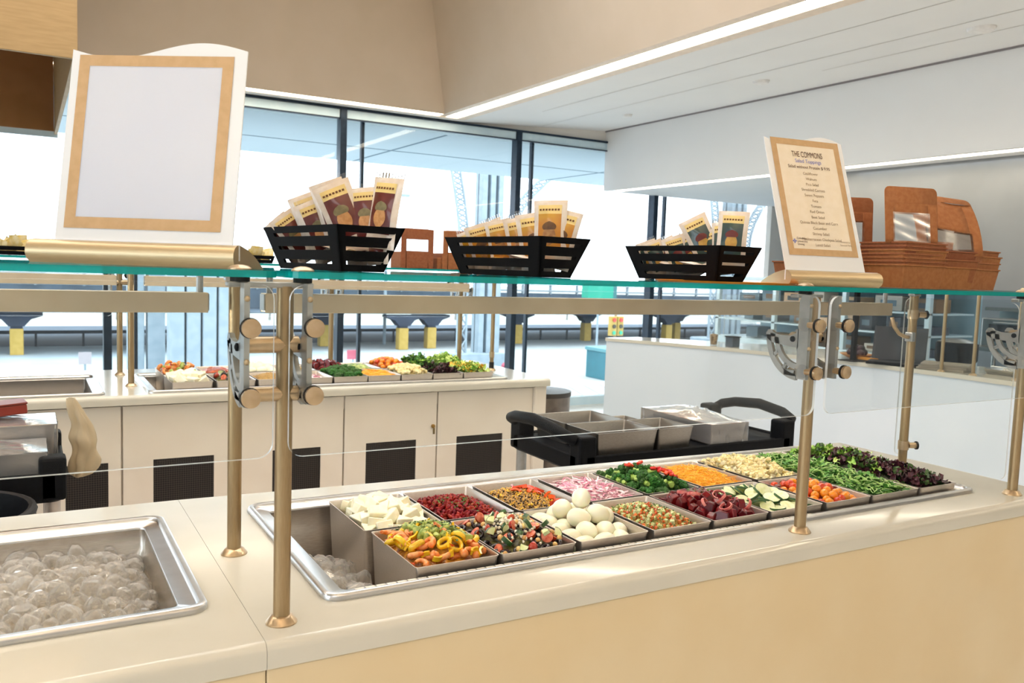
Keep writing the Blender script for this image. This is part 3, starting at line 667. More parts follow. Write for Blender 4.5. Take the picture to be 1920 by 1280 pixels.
# -- f2 eggs
EGG = mat('peeled_egg_white', '#f6f0d2', '#faf5dd', 30, rough=0.28, sss=0.25, bump=0.04)
def egg_mesh():
    m = MB(); prof = []
    for i in range(15):
        a = PI*i/14; z = -math.cos(a); r = math.sin(a)*(1+0.14*-z)
        prof.append((max(1e-4, r*0.0215), z*0.028))
    m.lathe(prof, 24); return m
egg = proto('boiled_egg', EGG, egg_mesh(), 'peeled boiled egg', 'egg', smooth=80)
random.seed(5); x0, x1, y0, y1 = PANS['f2']
EG = [(0.022,0.022,-.022),(0.07,0.02,-.022),(0.118,0.022,-.024),(0.145,0.07,-.022),(0.022,0.07,-.02),(0.06,0.066,-.008),(0.105,0.062,-.012),(0.025,0.118,-.02),(0.07,0.112,0.008),(0.118,0.108,0.012),(0.145,0.122,-.004),
      (0.025,0.168,-.02),(0.062,0.165,0.014),(0.1,0.15,0.036),(0.03,0.204,-.022),(0.075,0.205,-.008),(0.12,0.2,-.01),(0.145,0.165,-.012),(0.1,0.085,-.028),(0.05,0.14,-.02),(0.11,0.165,-.01)]
for i, (a, b, z) in enumerate(EG):
    lab = 'topmost peeled white egg on the heap of eggs' if z == 0.036 else 'peeled white boiled egg heaped in the front pan of eggs'
    egg.put((x0+a, y0+b, ZR+z), (random.uniform(1.0, 1.9), 0, random.uniform(0, 6.28)), random.uniform(0.95, 1.05), lab, None if z == 0.036 else 'peeled eggs in the pan')

# -- b0 pale cheese wedges
random.seed(21)
CHEESE = mat('pale_feta', '#f5edcb', '#f8f2d8', 60, rough=0.55, bump=0.12, sss=0.1)
mz = MB(); mz.prism([(-0.02,-0.014),(0.021,-0.012),(0.016,0.014),(-0.013,0.011)], -0.011, 0.013, 'z')
ch1 = proto('cheese_wedge', CHEESE, mz, 'pale cheese wedge', 'cheese', smooth=20, bevel=0.002)
mz = MB(); mz.prism([(-0.019,-0.013),(0.019,-0.013),(0.002,0.021)], -0.009, 0.011, 'z')
ch2 = proto('cheese_wedge', CHEESE, mz, 'pale cheese wedge', 'cheese', smooth=20, bevel=0.002)
hf = dome('b0', ZR-0.022, ZR+0.010, skew=(-0.05, 0))
mound('b0', 'cheese_crumble', 'crumbled cheese under the pale wedges', 'cheese', CHEESE, hf, 0.006, drop=0.014)
for x, y in darts(PANS['b0'][0]+.014, PANS['b0'][1]-.014, PANS['b0'][2]+.014, PANS['b0'][3]-.014, 40, 0.022):
    random.choice((ch1, ch2)).put((x, y, hf(x, y)+random.uniform(-.004, .006)), (random.uniform(-.6, .6), random.uniform(-.6, .6), random.uniform(0, 6.28)), random.uniform(.9, 1.2), 'pale cheese wedge in the leftmost back pan', 'pale cheese wedges')

# -- b1 beans
random.seed(22)
BEAN = mat('red_kidney_bean', '#7c0f10', '#9c1e17', 40, rough=0.4, vary=0.25, spec=.3)
m = MB(); loops = []
for i in range(9):
    a = -1.1 + 2.2*i/8; r = max(0.0006, 0.0042*math.sin(PI*(i+0.25)/8.5)**0.6); c = (0.0075*math.sin(a), 0.0075*(1-math.cos(a))*0.8)
    loops.append([(c[0]+r*math.cos(t)*0.0+0*a, c[1]+r*math.cos(t), r*math.sin(t)) for t in [2*PI*k/8 for k in range(8)]])
m.loft(loops, 0, True, True)
bean = proto('kidney_bean', BEAN, m, 'kidney bean', 'bean', smooth=80)
hf = dome('b1', ZR-0.026, ZR+0.0, 0.8)
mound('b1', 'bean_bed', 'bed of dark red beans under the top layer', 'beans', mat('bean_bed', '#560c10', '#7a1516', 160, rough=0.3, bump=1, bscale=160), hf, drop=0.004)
fill(bean, 'b1', 270, 0.0074, hf, 'glossy red kidney bean in the bean pan of the back row', 'kidney beans in the back row', sc=(.9, 1.2), lift=.25)
HERB = mat('chopped_parsley', '#3d6420', '#5d8a30', 60, rough=0.6, vary=0.4)
def flecks(key, name, lab, n, hf, sz, m, seed=1, clumps=None, cat='herbs'):
    rnd = random.Random(seed); x0, x1, y0, y1 = PANS[key]; mb = MB()
    for i in range(n):
        if clumps:
            cx, cy, r = rnd.choice(clumps); x = x0+(x1-x0)*cx + rnd.gauss(0, r); y = y0+(y1-y0)*cy + rnd.gauss(0, r)
            x = min(x1-.006, max(x0+.006, x)); y = min(y1-.006, max(y0+.006, y))
        else: x, y = rnd.uniform(x0+.01, x1-.01), rnd.uniform(y0+.01, y1-.01)
        s = sz*rnd.uniform(.6, 1.4); M = Matrix.Translation((x, y, hf(x, y)+rnd.uniform(0, .006))) @ Euler((rnd.uniform(-.7,.7), rnd.uniform(-.7,.7), rnd.uniform(0,6.3))).to_matrix().to_4x4()
        mb.add([(-s,0,0),(0,-s*.6,0.0006),(s,0,0),(0,s*.6,-.0003)], [(0,1,2,3)], 0, M)
    return tag(mb.build(name, m, None, smooth=0, merge=False), lab, cat, kind='stuff')
flecks('b1', 'chopped_parsley', 'chopped green herbs scattered over the kidney beans', 110, lambda x, y: hf(x, y)+.006, .0028, HERB, 2, [(.3,.55,.012),(.62,.5,.01),(.5,.25,.02)])

# -- b2 quinoa
random.seed(23)
hq = dome('b2', ZR-0.03, ZR+0.004, 0.8)
mound('b2', 'quinoa_bed', 'quinoa bed with corn and black beans', 'quinoa', mat('quinoa_bed', '#7d6030', '#c59a4d', 240, rough=0.6, bump=1, bscale=240), hq, 0.006)
GR = [mat('grain_gold', '#dba84a', rough=.5), mat('grain_tan', '#c9a878', rough=.5), mat('grain_dark', '#332317', rough=.5), mat('grain_corn', '#f2c43c', rough=.4)]
rnd = random.Random(4); mb = MB(); x0, x1, y0, y1 = PANS['b2']
for i in range(1500):
    x, y = rnd.uniform(x0+.006, x1-.006), rnd.uniform(y0+.006, y1-.006); r = rnd.uniform(.0014, .0026); k = rnd.choice((0,0,1,1,2,2,3))
    mb.ball((x, y, hq(x, y)+rnd.uniform(0, .005)), r*(1.3 if k == 3 else 1), 5, 4, k)
tag(mb.build('quinoa_grain', GR, None, merge=False), 'loose golden and dark grains of the quinoa salad', 'quinoa', kind='stuff')
def pepper_strip(R, a, w, h, t):
    m = MB(); L = []
    for i in range(9):
        th = -a/2 + a*i/8; L.append([((R+dr)*math.sin(th), (R+dr)*math.cos(th)-R, dz) for dr, dz in ((-t,-h),(t,-h),(t,h),(-t,h))])
    m.loft(L, 0, True, True); return m
REDP = mat('roasted_red_pepper', '#df4417', '#ec6428', 50, rough=0.25, vary=0.15, coat=0.3)
pep = proto('red_pepper_strip', REDP, pepper_strip(0.018, 1.4, 0, 0.0045, 0.0022), 'red pepper strip', 'pepper', smooth=50)
for (u, v) in ((.42,.8),(.5,.72),(.36,.66),(.55,.6),(.6,.68),(.66,.55),(.7,.45),(.76,.38),(.82,.34),(.72,.3),(.66,.26),(.86,.26),(.78,.22),(.5,.55),(.44,.74),(.58,.5)):
    x, y = x0+(x1-x0)*u, y0+(y1-y0)*v
    pep.put((x, y-.03, hq(x, y-.03)+.009), (random.uniform(-.5,.5)+.6, random.uniform(-.4,.4), random.uniform(0,6.3)), random.uniform(.8,1.2), 'red orange pepper strip on the quinoa', 'pepper strips on the quinoa')

# -- b3 onion strips
def shreds(key, name, lab, cat, m, n, L, wd, hf, th=.0008, seed=3, curl=1.2, up=.4, seg=5, lift=.008):
    rnd = random.Random(seed); x0, x1, y0, y1 = PANS[key]; mb = MB(); nm = len(m) if isinstance(m, list) else 1
    for i in range(n):
        x, y = rnd.uniform(x0+.008, x1-.008), rnd.uniform(y0+.008, y1-.008); a = rnd.uniform(0, 6.28); l_ = L*rnd.uniform(.6, 1.2); c = rnd.uniform(-curl, curl); e = rnd.uniform(-up, up)
        px, py, pz = x, y, hf(x, y)+rnd.uniform(0, lift); loops = []
        tilt = rnd.uniform(-1, 1)
        for k in range(seg+1):
            t = k/seg; dx, dy = math.cos(a), math.sin(a); w_ = wd*(1-0.5*abs(2*t-1)**2)
            nx, ny, nz_ = -dy*math.cos(tilt), dx*math.cos(tilt), math.sin(tilt)
            loops.append([(px-nx*w_, py-ny*w_, pz-nz_*w_), (px, py, pz+th), (px+nx*w_, py+ny*w_, pz+nz_*w_), (px, py, pz-th)])
            st = l_/seg; px = min(x1-.002, max(x0+.002, px+dx*st)); py = min(y1-.002, max(y0+.002, py+dy*st)); pz += math.sin(e)*st*.6 - (0 if px else 0); a += c/seg; e -= .5/seg
        mb.loft(loops, rnd.randrange(nm), True, True)
    return tag(mb.build(name, m, None, smooth=50, merge=False), lab, cat, kind='stuff')
ho = dome('b3', ZR-0.028, ZR+0.002, 0.8)
ONI = [mat('onion_pink', '#f3cdd2', rough=.3), mat('onion_white', '#f8e6e6', rough=.3), mat('onion_magenta', '#dd8fa8', rough=.3)]
mound('b3', 'onion_bed', 'pink onion strips lying under the top ones', 'onion', mat('onion_bed', '#d99cae', '#f3d3d8', 120, rough=0.4, bump=1, bscale=120), ho, .006)
shreds('b3', 'onion_strips', 'tangle of pink and white onion strips', 'onion', ONI, 430, .034, .0022, ho, seed=8, up=.8)

# -- b4 broccoli
def floret(nm, crown, stem, seed, stemlen=.016, cat='vegetable', lab='floret'):
    rnd = random.Random(seed); o = tag(empty(nm), lab, cat)
    MB().tube([(0,0,-stemlen), (0.001,0,-stemlen*.4), (0,0,0)], [.006, .0055, .009], 8).build('stalk', stem, o)
    m = MB()
    for i in range(16):
        a = i*2.4; r = .0155*math.sqrt(i/16); z = .008 - r*r*34
        m.ball((r*math.cos(a), r*math.sin(a), z), .0062*rnd.uniform(.85,1.2), 8, 6, jit=.35, rnd=rnd)
    m.build('crown', crown, o, smooth=30, merge=False); return Kind(o)
BROC = mat('broccoli_crown', '#1f4d17', '#3f7a22', 240, rough=0.6, bump=1, bscale=420, vary=0.35)
BROCS = mat('broccoli_stalk', '#8fb04a', '#a9c566', 40, rough=0.4)
broc = floret('broccoli_floret', BROC, BROCS, 1, lab='broccoli floret', cat='broccoli')
hb = dome('b4', ZR-0.02, ZR+0.018, 0.7)
random.seed(31)
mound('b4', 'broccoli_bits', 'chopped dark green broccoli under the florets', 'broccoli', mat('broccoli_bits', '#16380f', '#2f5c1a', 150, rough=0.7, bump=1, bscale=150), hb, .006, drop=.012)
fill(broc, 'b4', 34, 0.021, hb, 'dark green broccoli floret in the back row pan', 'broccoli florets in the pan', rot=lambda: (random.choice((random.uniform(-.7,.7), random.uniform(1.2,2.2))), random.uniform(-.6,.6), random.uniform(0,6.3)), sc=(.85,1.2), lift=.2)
PIM = proto('red_pepper_dice', mat('red_pepper_dice', '#d6281c', '#e2402c', 40, rough=.25, vary=.2), MB().box((-.006,-.005,-.003),(.006,.005,.003)), 'red pepper', 'pepper', smooth=30, bevel=.0015)
x0, x1, y0, y1 = PANS['b4']
for u, v in ((.5,.55),(.58,.5),(.64,.47),(.7,.44),(.55,.48),(.62,.42),(.68,.38),(.75,.36),(.6,.55),(.66,.5),(.3,.85),(.34,.82),(.55,.84),(.78,.5),(.7,.5),(.73,.42)):
    x, y = x0+(x1-x0)*u, y0+(y1-y0)*v; PIM.put((x, y-.045, hb(x, y-.045)+.021), flatrot(.6), random.uniform(.9,1.3), 'bright red pepper piece on the broccoli', 'red pepper pieces on the broccoli')

# -- b5 carrot
hc = dome('b5', ZR-0.03, ZR+0.006, 0.7)
CAR = [mat('carrot_orange', '#ffbe2a', rough=.4), mat('carrot_light', '#ffcb4e', rough=.4), mat('carrot_deep', '#fbab1c', rough=.4)]
mound('b5', 'carrot_bed', 'grated carrot under the loose shreds', 'carrot', mat('carrot_bed', '#f3a51c', '#ffc03a', 200, rough=0.5, bump=1, bscale=200), hc, .006)
shreds('b5', 'carrot_shreds', 'heap of fine orange carrot shreds', 'carrot', CAR, 800, .026, .0011, hc, seed=9, curl=1.5, up=.5)

# -- b6 cauliflower
CAU = mat('cauliflower_curd', '#f3dc96', '#f7e9bd', 120, rough=0.6, bump=.6, bscale=300, sss=.1, vary=.12)
CAUS = mat('cauliflower_stalk', '#f2e6b8', '#f6eecb', 40, rough=.5)
cau = floret('cauliflower_floret', CAU, CAUS, 5, lab='cauliflower floret', cat='cauliflower')
hcf = dome('b6', ZR-0.02, ZR+0.014, 0.7); random.seed(33)
mound('b6', 'cauliflower_bits', 'cauliflower crumbs under the florets', 'cauliflower', CAUS, hcf, .006, drop=.012)
fill(cau, 'b6', 40, 0.0195, hcf, 'pale yellow cauliflower floret in the back row pan', 'cauliflower florets in the pan', rot=lambda: (random.choice((random.uniform(-.7,.7), random.uniform(1.0,2.2))), random.uniform(-.6,.6), random.uniform(0,6.3)), sc=(.85,1.25), lift=.2)
flecks('b6', 'chopped_herbs', 'green herb flecks on the cauliflower', 60, lambda x, y: hcf(x, y)+.014, .0018, HERB, 5, [(.45,.75,.012),(.7,.3,.012)])

# -- f0 shrimp, pepper rings, avocado
random.seed(41)
hs = dome('f0', ZR-0.024, ZR+0.012, 0.7)
mound('f0', 'salad_bed', 'oily pepper and shrimp pieces under the top layer', 'salad', mat('shrimp_bed', '#8a4a14', '#d8982c', 60, rough=0.3, bump=1, bscale=90), hs, .006, drop=.006)
SHR = mat('cooked_shrimp', '#e67a2c', '#f2a35e', 90, rough=0.28, coat=0.3, bump=.3, bscale=120)
def shrimp():
    o = tag(empty('shrimp'), 'cooked shrimp', 'shrimp'); m = MB(); pts = []; rr = []
    for i in range(12):
        a = -2.2 + 3.9*i/11; R = .0125 + .001*i/11
        pts.append((R*math.cos(a), R*math.sin(a), 0)); rr.append((.0085 - .0048*i/11)*(1+.06*(i % 2)) if i else .004)
    m.tube(pts, rr, 10); m.build('body', SHR, o, smooth=60)
    e = Vector(pts[-1]); t = MB()
    for s in (-1, 1): t.add([tuple(e), tuple(e+Vector((-.006, -.005*s+.006, .002))), tuple(e+Vector((-.011, .002*s, 0))), tuple(e+Vector((-.006, 0, -.001)))], [(0,1,2,3)])
    t.build('tail_fan', mat('shrimp_tail', '#d2541f', rough=.3), o, smooth=0); return Kind(o)
shr = shrimp()
def put_uv(kind, key, uv, hf, dz, lab, group, rot, sc=(.9, 1.15)):
    x0, x1, y0, y1 = PANS[key]
    for u, v in uv:
        x, y = x0+(x1-x0)*u, y0+(y1-y0)*v; kind.put((x, y, hf(x, y)+dz), rot(), random.uniform(*sc), lab, group)
put_uv(shr, 'f0', ((.16,.74),(.2,.5),(.28,.36),(.3,.56),(.14,.25),(.25,.16),(.42,.12),(.58,.1),(.85,.4),(.9,.22),(.75,.12),(.5,.86),(.78,.8),(.36,.7),(.12,.12)), hs, .006, 'orange pink shrimp in the front left pan', 'shrimp in the front left pan', lambda: flatrot(.6), (.78,.98))
YPEP = mat('yellow_pepper', '#f2bd14', '#f7cf35', 40, rough=.22, coat=.3, vary=.12)
yr = proto('yellow_pepper_ring', YPEP, MB().torus(.0125, .0034, 20, 8, flat=1.5), 'yellow pepper ring', 'pepper', smooth=60)
put_uv(yr, 'f0', ((.1,.55),(.18,.33),(.48,.24),(.72,.33),(.06,.66),(.92,.5),(.93,.35),(.6,.2),(.3,.82)), hs, .012, 'glossy yellow pepper ring in the shrimp pan', 'yellow pepper rings', lambda: (random.uniform(-.9,.9), random.uniform(-.9,.9), random.uniform(0,6.3)))
ys = proto('yellow_pepper_strip', YPEP, pepper_strip(.016, 1.5, 0, .005, .002), 'yellow pepper strip', 'pepper', smooth=50)
put_uv(ys, 'f0', ((.34,.62),(.4,.46),(.86,.66),(.8,.56),(.66,.75),(.16,.44),(.1,.38),(.5,.1),(.86,.12)), hs, .013, 'yellow pepper strip in the shrimp pan', 'yellow pepper strips', lambda: flatrot(.7))
fill(ys, 'f0', 16, .03, hs, 'yellow pepper strip in the shrimp pan', 'yellow pepper strips', rot=lambda: flatrot(.8), dz=.008, sc=(.7, 1.0))
fill(shr, 'f0', 9, .045, hs, 'orange pink shrimp in the front left pan', 'shrimp in the front left pan', rot=lambda: flatrot(.7), dz=.007, sc=(.75, .95), margin=.016)
AVO = mat('avocado_flesh', '#7f9638', '#bcc766', 70, rough=0.4, vary=.25)
av = proto('avocado_chunk', AVO, MB().box((-.0085,-.007,-.006),(.0085,.007,.006)), 'avocado chunk', 'avocado', smooth=40, bevel=.003)
for x, y in darts(PANS['f0'][0]+.05, PANS['f0'][1]-.018, PANS['f0'][2]+.075, PANS['f0'][3]-.02, 62, .0135):
    av.put((x, y, hs(x, y)+.014), R3(), random.uniform(.75, 1.2), 'green avocado chunk heaped over the shrimp', 'avocado chunks over the shrimp')
flecks('f0', 'chopped_herbs', 'dark green chopped herbs on the avocado', 420, lambda x, y: hs(x, y)+.017, .0028, mat('dark_herb', '#2c4a17', '#476a22', 60, rough=.6), 6, [(.5,.75,.02),(.6,.6,.024),(.65,.42,.022),(.4,.85,.016),(.75,.7,.02)])

# -- f1 greek style salad
random.seed(42)
hg = dome('f1', ZR-0.026, ZR+0.008, 0.7)
mound('f1', 'salad_bed', 'dark dressed bed of the olive salad', 'salad', mat('olive_bed', '#2a2415', '#6f6a34', 70, rough=.35, bump=1, bscale=80), hg, .006, drop=.005)
OLV = mat('black_olive', '#1c1418', '#33222a', 30, rough=.2, coat=.4)
olv = proto('olive_ring', OLV, MB().torus(.0075, .0036, 16, 8, flat=1.1), 'olive ring', 'olive', smooth=60)
fill(olv, 'f1', 34, .023, hg, 'black olive ring in the olive and tomato salad', 'olive rings', rot=lambda: flatrot(1.0), dz=.005, lift=.2)
def half_tomato(skin, flesh, nm):
    o = tag(empty(nm), 'halved tomato', 'tomato'); m = MB(); m.lathe([(.0115*math.sin(PI/2*i/6)+1e-4, -.0115*math.cos(PI/2*i/6)) for i in range(7)], 16, cap=False); m.build('skin', skin, o, smooth=60)
    MB().lathe([(.0113, -.0002), (.009, .0006), (.001, .0003)], 16).build('cut_face', flesh, o); return Kind(o)
TOR = mat('tomato_red_skin', '#a92a18', '#c2431f', 30, rough=.18, coat=.4, vary=.2); TOF = mat('tomato_flesh', '#d2553a', '#e68a6a', 120, rough=.3)
ht = half_tomato(TOR, TOF, 'tomato_half')
fill(ht, 'f1', 17, .03, hg, 'halved red tomato in the olive salad', 'tomato halves in the olive salad', rot=lambda: (random.uniform(-1.3,1.3), random.uniform(-1,1), random.uniform(0,6.3)), dz=.010)
cuk = MB().prism([(0,0),(.015,0),(.0130,.0075),(.0075,.013),(0,.015)], -.004, .004, 'z')
CUF = mat('cucumber_flesh', '#d9e2a0', '#e8edbe', 60, rough=.35); CUS = mat('cucumber_skin', '#28481f', '#3c6430', 30, rough=.35)
def cuke_quarter():
    o = tag(empty('cucumber_quarter'), 'cucumber quarter', 'cucumber'); cuk.build('flesh', CUF, o, smooth=20)
    L = [[(r*math.cos(a), r*math.sin(a), z) for a in [PI/2*k/6 for k in range(7)]] for r, z in ((.0149,-.0041),(.0156,-.004),(.0156,.004),(.0149,.0041))]
    MB().loft(L, closed=False).build('skin', CUS, o, smooth=30); return Kind(o)
cq = cuke_quarter()
fill(cq, 'f1', 22, .024, hg, 'green skinned cucumber quarter in the olive salad', 'cucumber quarters', rot=lambda: flatrot(1.2), dz=.012)
chk = proto('chickpea', mat('chickpea', '#dca85c', '#e8bf7c', 40, rough=.4, vary=.2), MB().ball((0,0,0), (.006,.0055,.0052), 10, 8, jit=.06), 'chickpea', 'chickpea', smooth=80)
fill(chk, 'f1', 26, .022, hg, 'tan chickpea in the olive salad', 'chickpeas in the olive salad', dz=.013)
rnd = random.Random(6); mb = MB(); x0, x1, y0, y1 = PANS['f1']
for i in range(150):
    cx, cy = rnd.choice(((.4,.6),(.55,.7),(.65,.4),(.4,.4),(.75,.6),(.28,.3),(.5,.5)))
    x, y = x0+(x1-x0)*cx+rnd.gauss(0,.022), y0+(y1-y0)*cy+rnd.gauss(0,.024)
    if x0+.008 < x < x1-.008 and y0+.008 < y < y1-.008: mb.ball((x, y, hg(x, y)+.012+rnd.uniform(0,.006)), rnd.uniform(.002,.004), 6, 5, jit=.5, rnd=rnd)
tag(mb.build('cheese_crumbs', mat('crumbled_feta', '#f0e6cb', '#f5eeda', 60, rough=.6), None, merge=False), 'white cheese crumbs scattered over the olive salad', 'cheese', kind='stuff')

# -- f3 chopped salad
random.seed(43)
hp = dome('f3', ZR-0.028, ZR+0.003, 0.8)
mound('f3', 'salad_bed', 'fine chopped vegetables under the cucumber dice', 'salad', mat('chopped_bed', '#a3662a', '#c0b45a', 130, rough=.4, bump=1, bscale=150), hp, .005, drop=.003)
cd = proto('cucumber_dice', mat('cucumber_dice', '#cdd58a', '#e3e8b0', 50, rough=.35, vary=.2), MB().box((-.005,-.0045,-.004),(.005,.0045,.004)), 'cucumber dice', 'cucumber', smooth=30, bevel=.001)
td = proto('tomato_dice', mat('tomato_dice', '#d8612a', '#e67e42', 50, rough=.3, vary=.25), MB().box((-.004,-.0038,-.003),(.004,.0038,.003)), 'tomato dice', 'tomato', smooth=30, bevel=.001)
fill(cd, 'f3', 120, .0098, hp, 'pale green cucumber dice in the chopped salad', 'cucumber dice in the chopped salad', sc=(.55,1.15), dz=.003)
fill(td, 'f3', 130, .0094, hp, 'orange red tomato dice in the chopped salad', 'tomato dice in the chopped salad', sc=(.6,1.15), dz=.003)
flecks('f3', 'chopped_herbs', 'green herbs sprinkled over the chopped salad', 520, lambda x, y: hp(x, y)+.006, .0024, HERB, 7)

# -- f4 beets
random.seed(44)
hbt = dome('f4', ZR-0.026, ZR+0.006, 0.7)
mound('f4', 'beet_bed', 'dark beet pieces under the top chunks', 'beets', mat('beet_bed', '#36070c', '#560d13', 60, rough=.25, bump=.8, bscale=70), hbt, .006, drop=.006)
BEET = mat('red_beet', '#540a12', '#7c151d', 30, rough=.26, coat=.12, vary=.12)
beets = []
for s in range(3):
    rnd = random.Random(s+60); m = MB(); p = [(.017*math.cos(t)*rnd.uniform(.75,1.15), .013*math.sin(t)*rnd.uniform(.75,1.15)) for t in [2*PI*k/6 for k in range(6)]]
    m.prism(p, -.008, .009, 'z'); beets.append(proto('beet_chunk', BEET, m, 'beet chunk', 'beet', smooth=30, bevel=.002))
for x, y in darts(PANS['f4'][0]+.014, PANS['f4'][1]-.014, PANS['f4'][2]+.014, PANS['f4'][3]-.012, 44, .0205):
    random.choice(beets).put((x, y, hbt(x, y)+random.uniform(.002,.010)), R3(), random.uniform(.85,1.25), 'glossy dark red beet chunk in the beet pan', 'beet chunks')
ring = proto('onion_ring', mat('pickled_onion', '#c95a58', '#dd8478', 40, rough=.25), MB().torus(.015, .0022, 22, 6, a0=.3, a1=5.6, flat=1.8), 'onion ring', 'onion', smooth=60)
put_uv(ring, 'f4', ((.3,.55),(.5,.3),(.62,.42),(.42,.16),(.74,.32),(.3,.72),(.85,.2),(.22,.3)), hbt, .018, 'pink onion ring lying on the beets', 'onion rings on the beets', lambda: flatrot(.9))
flecks('f4', 'chopped_herbs', 'green herbs sprinkled over the beets', 70, lambda x, y: hbt(x, y)+.017, .0024, HERB, 8, [(.45,.7,.014),(.6,.55,.014)])

# -- f5 cucumber slices
random.seed(45)
hcu = dome('f5', ZR-0.027, ZR+0.0, 0.8)
mound('f5', 'cucumber_ends', 'cut cucumber pieces under the slices', 'cucumber', mat('cucumber_bed', '#5d7a33', '#c6d084', 50, rough=.4, bump=.8, bscale=60), hcu, .006, drop=.006)
def slice_():
    o = tag(empty('cucumber_slice'), 'cucumber slice', 'cucumber')
    MB().lathe([(.0005,-.003),(.0205,-.003),(.0205,.003),(.012,.0031),(.0005,.0028)], 28).build('flesh', mat('cucumber_slice_flesh', '#dfe4a4', '#eef0c6', 90, rough=.3), o, smooth=40)
    MB().lathe([(.0205,-.0031),(.0216,-.0022),(.0216,.0022),(.0205,.0031)], 28, cap=False).build('skin', CUS, o, smooth=40); return Kind(o)
sl = slice_()
put_uv(sl, 'f5', ((.14,.9),(.3,.86),(.5,.88),(.7,.9),(.86,.86),(.12,.7),(.28,.68),(.42,.74),(.1,.5),(.24,.46),(.16,.3),(.12,.14),(.3,.3),(.3,.12),(.5,.12),(.68,.1),(.88,.12),(.9,.34),(.86,.6),(.66,.7),(.44,.5),(.56,.75),(.2,.8),(.36,.55),(.76,.78),(.58,.28),(.78,.2),(.2,.2)), hcu, .008, 'cucumber slice with dark green skin in the cucumber pan', 'cucumber slices', lambda: (random.uniform(-.1,.7), random.uniform(-.5,.5), random.uniform(0,6.3)), (.8,.95))
for (u, v, lb) in ((.6,.56,'large upright cucumber slice facing front at the middle of its pan'), (.66,.34,'large flat cucumber slice just below the upright one'), (.42,.3,'large cucumber slice lying left of the flat one')):
    x0, x1, y0, y1 = PANS['f5']; sl.put((x0+(x1-x0)*u, y0+(y1-y0)*v, hcu(x0+(x1-x0)*u, y0+(y1-y0)*v)+.010), (.62 if v > .5 else .28, -.15, 0), .98, lb); 

# -- f6 cherry tomatoes
random.seed(46)
htm = dome('f6', ZR-0.026, ZR+0.004, 0.8)
mound('f6', 'tomato_bed', 'small tomatoes under the top layer', 'tomatoes', mat('tomato_bed', '#8a2a12', '#c65a1c', 40, rough=.3, bump=.6, bscale=50), htm, .006, drop=.012)
TM = [('orange', mat('tomato_orange', '#f28a12', '#f59b26', 20, rough=.16, coat=.3, vary=.05)), ('red', mat('tomato_red', '#d03a12', '#dd5020', 20, rough=.16, coat=.3, vary=.05)), ('dark', mat('tomato_dark', '#5a1a14', '#7a2a1c', 20, rough=.18, coat=.3, vary=.1))]
tk = {}
for nm, m_ in TM:
    o = tag(empty('cherry_tomato'), 'cherry tomato', 'tomato'); MB().ball((0,0,0), (.0115,.0115,.0122), 18, 12).build('skin', m_, o, smooth=80)
    MB().lathe([(.0022, .0118), (.0012, .0128)], 8).build('stem_scar', mat('stem_scar', '#8a6a2c', rough=.6), o); tk[nm] = Kind(o)
for x, y in darts(PANS['f6'][0]+.012, PANS['f6'][1]-.012, PANS['f6'][2]+.012, PANS['f6'][3]-.012, 84, .0192, tries=12000):
    u = (x-PANS['f6'][0])/(PANS['f6'][1]-PANS['f6'][0]); v = (y-PANS['f6'][2])/(PANS['f6'][3]-PANS['f6'][2])
    nm = random.choices(('orange','red','dark'), (.7,.22,.08) if v < .62 else (.2,.65,.15))[0]
    if u > .72 and v > .3: nm = random.choice(('dark','red','dark'))
    tk[nm].put((x, y, htm(x, y)+random.uniform(.001,.007)), R3(), random.uniform(.88,1.12), {'orange':'orange cherry tomato in the front row pan','red':'red cherry tomato in the front row pan','dark':'dark brownish cherry tomato in the front row pan'}[nm], nm+' cherry tomatoes')

# -- leaves
def leafheap(key, name, lab, mats, n, L, W, hf, seed, lobes=0, curl=.8, lift=.02, ruffle=0, cat='leaves', stems=None, nst=0):
    rnd = random.Random(seed); x0, x1, y0, y1 = PANS[key]; mb = MB()
    for i in range(n):
        x, y = rnd.uniform(x0+.012, x1-.012), rnd.uniform(y0+.012, y1-.012); l_ = L*rnd.uniform(.6,1.2); k = l_/L; mi = rnd.randrange(len(mats))
        if key == 'greens': mi = rnd.choice((0,0,1,3)) if rnd.random() < (y-y0)/(y1-y0)*1.1 - .15 else rnd.choice((1,2,2,4))
        M = Matrix.Translation((x, y, hf(x, y)+rnd.uniform(0, lift))) @ Euler((rnd.uniform(-.7,.7), rnd.uniform(-.7,.7), rnd.uniform(0,6.3))).to_matrix().to_4x4()
        c = rnd.uniform(-curl, curl); ph = rnd.uniform(0, 6)
        def fn(u, v):
            t = u; wv = W*k*(math.sin(PI*min(1, t*.92+.08))**.7)*(1+ (.45*math.sin(t*lobes*2*PI) if lobes else 0))
            s = (v-.5)*2
            return (l_*(t-.5), s*wv, c*l_*.6*(t-.5)**2*4*.5 + abs(s)*wv*.35 + (ruffle*math.sin(ph+t*17)*abs(s)*wv))
        mb.grid(fn, 8, 4 if ruffle else 2, mi, M)
    if nst:
        for i in range(nst):
            x, y = rnd.uniform(x0+.015, x1-.015), rnd.uniform(y0+.015, y1-.015); a = rnd.uniform(0,6.28); z = hf(x, y)+rnd.uniform(.004, lift); p = []
            c = rnd.uniform(-2,2); px, py = x, y
            for q in range(6):
                p.append((min(x1-.003,max(x0+.003,px)), min(y1-.003,max(y0+.003,py)), z+.006*math.sin(q/5*PI))); px += .008*math.cos(a); py += .008*math.sin(a); a += c/5
            mb.tube(p, .0009, 5, len(mats))
    return tag(mb.build(name, mats + ([stems] if stems else []), None, smooth=60, merge=False), lab, cat, kind='stuff')
ha = dome('arugula', ZR-0.022, ZR+0.004, 0.6)
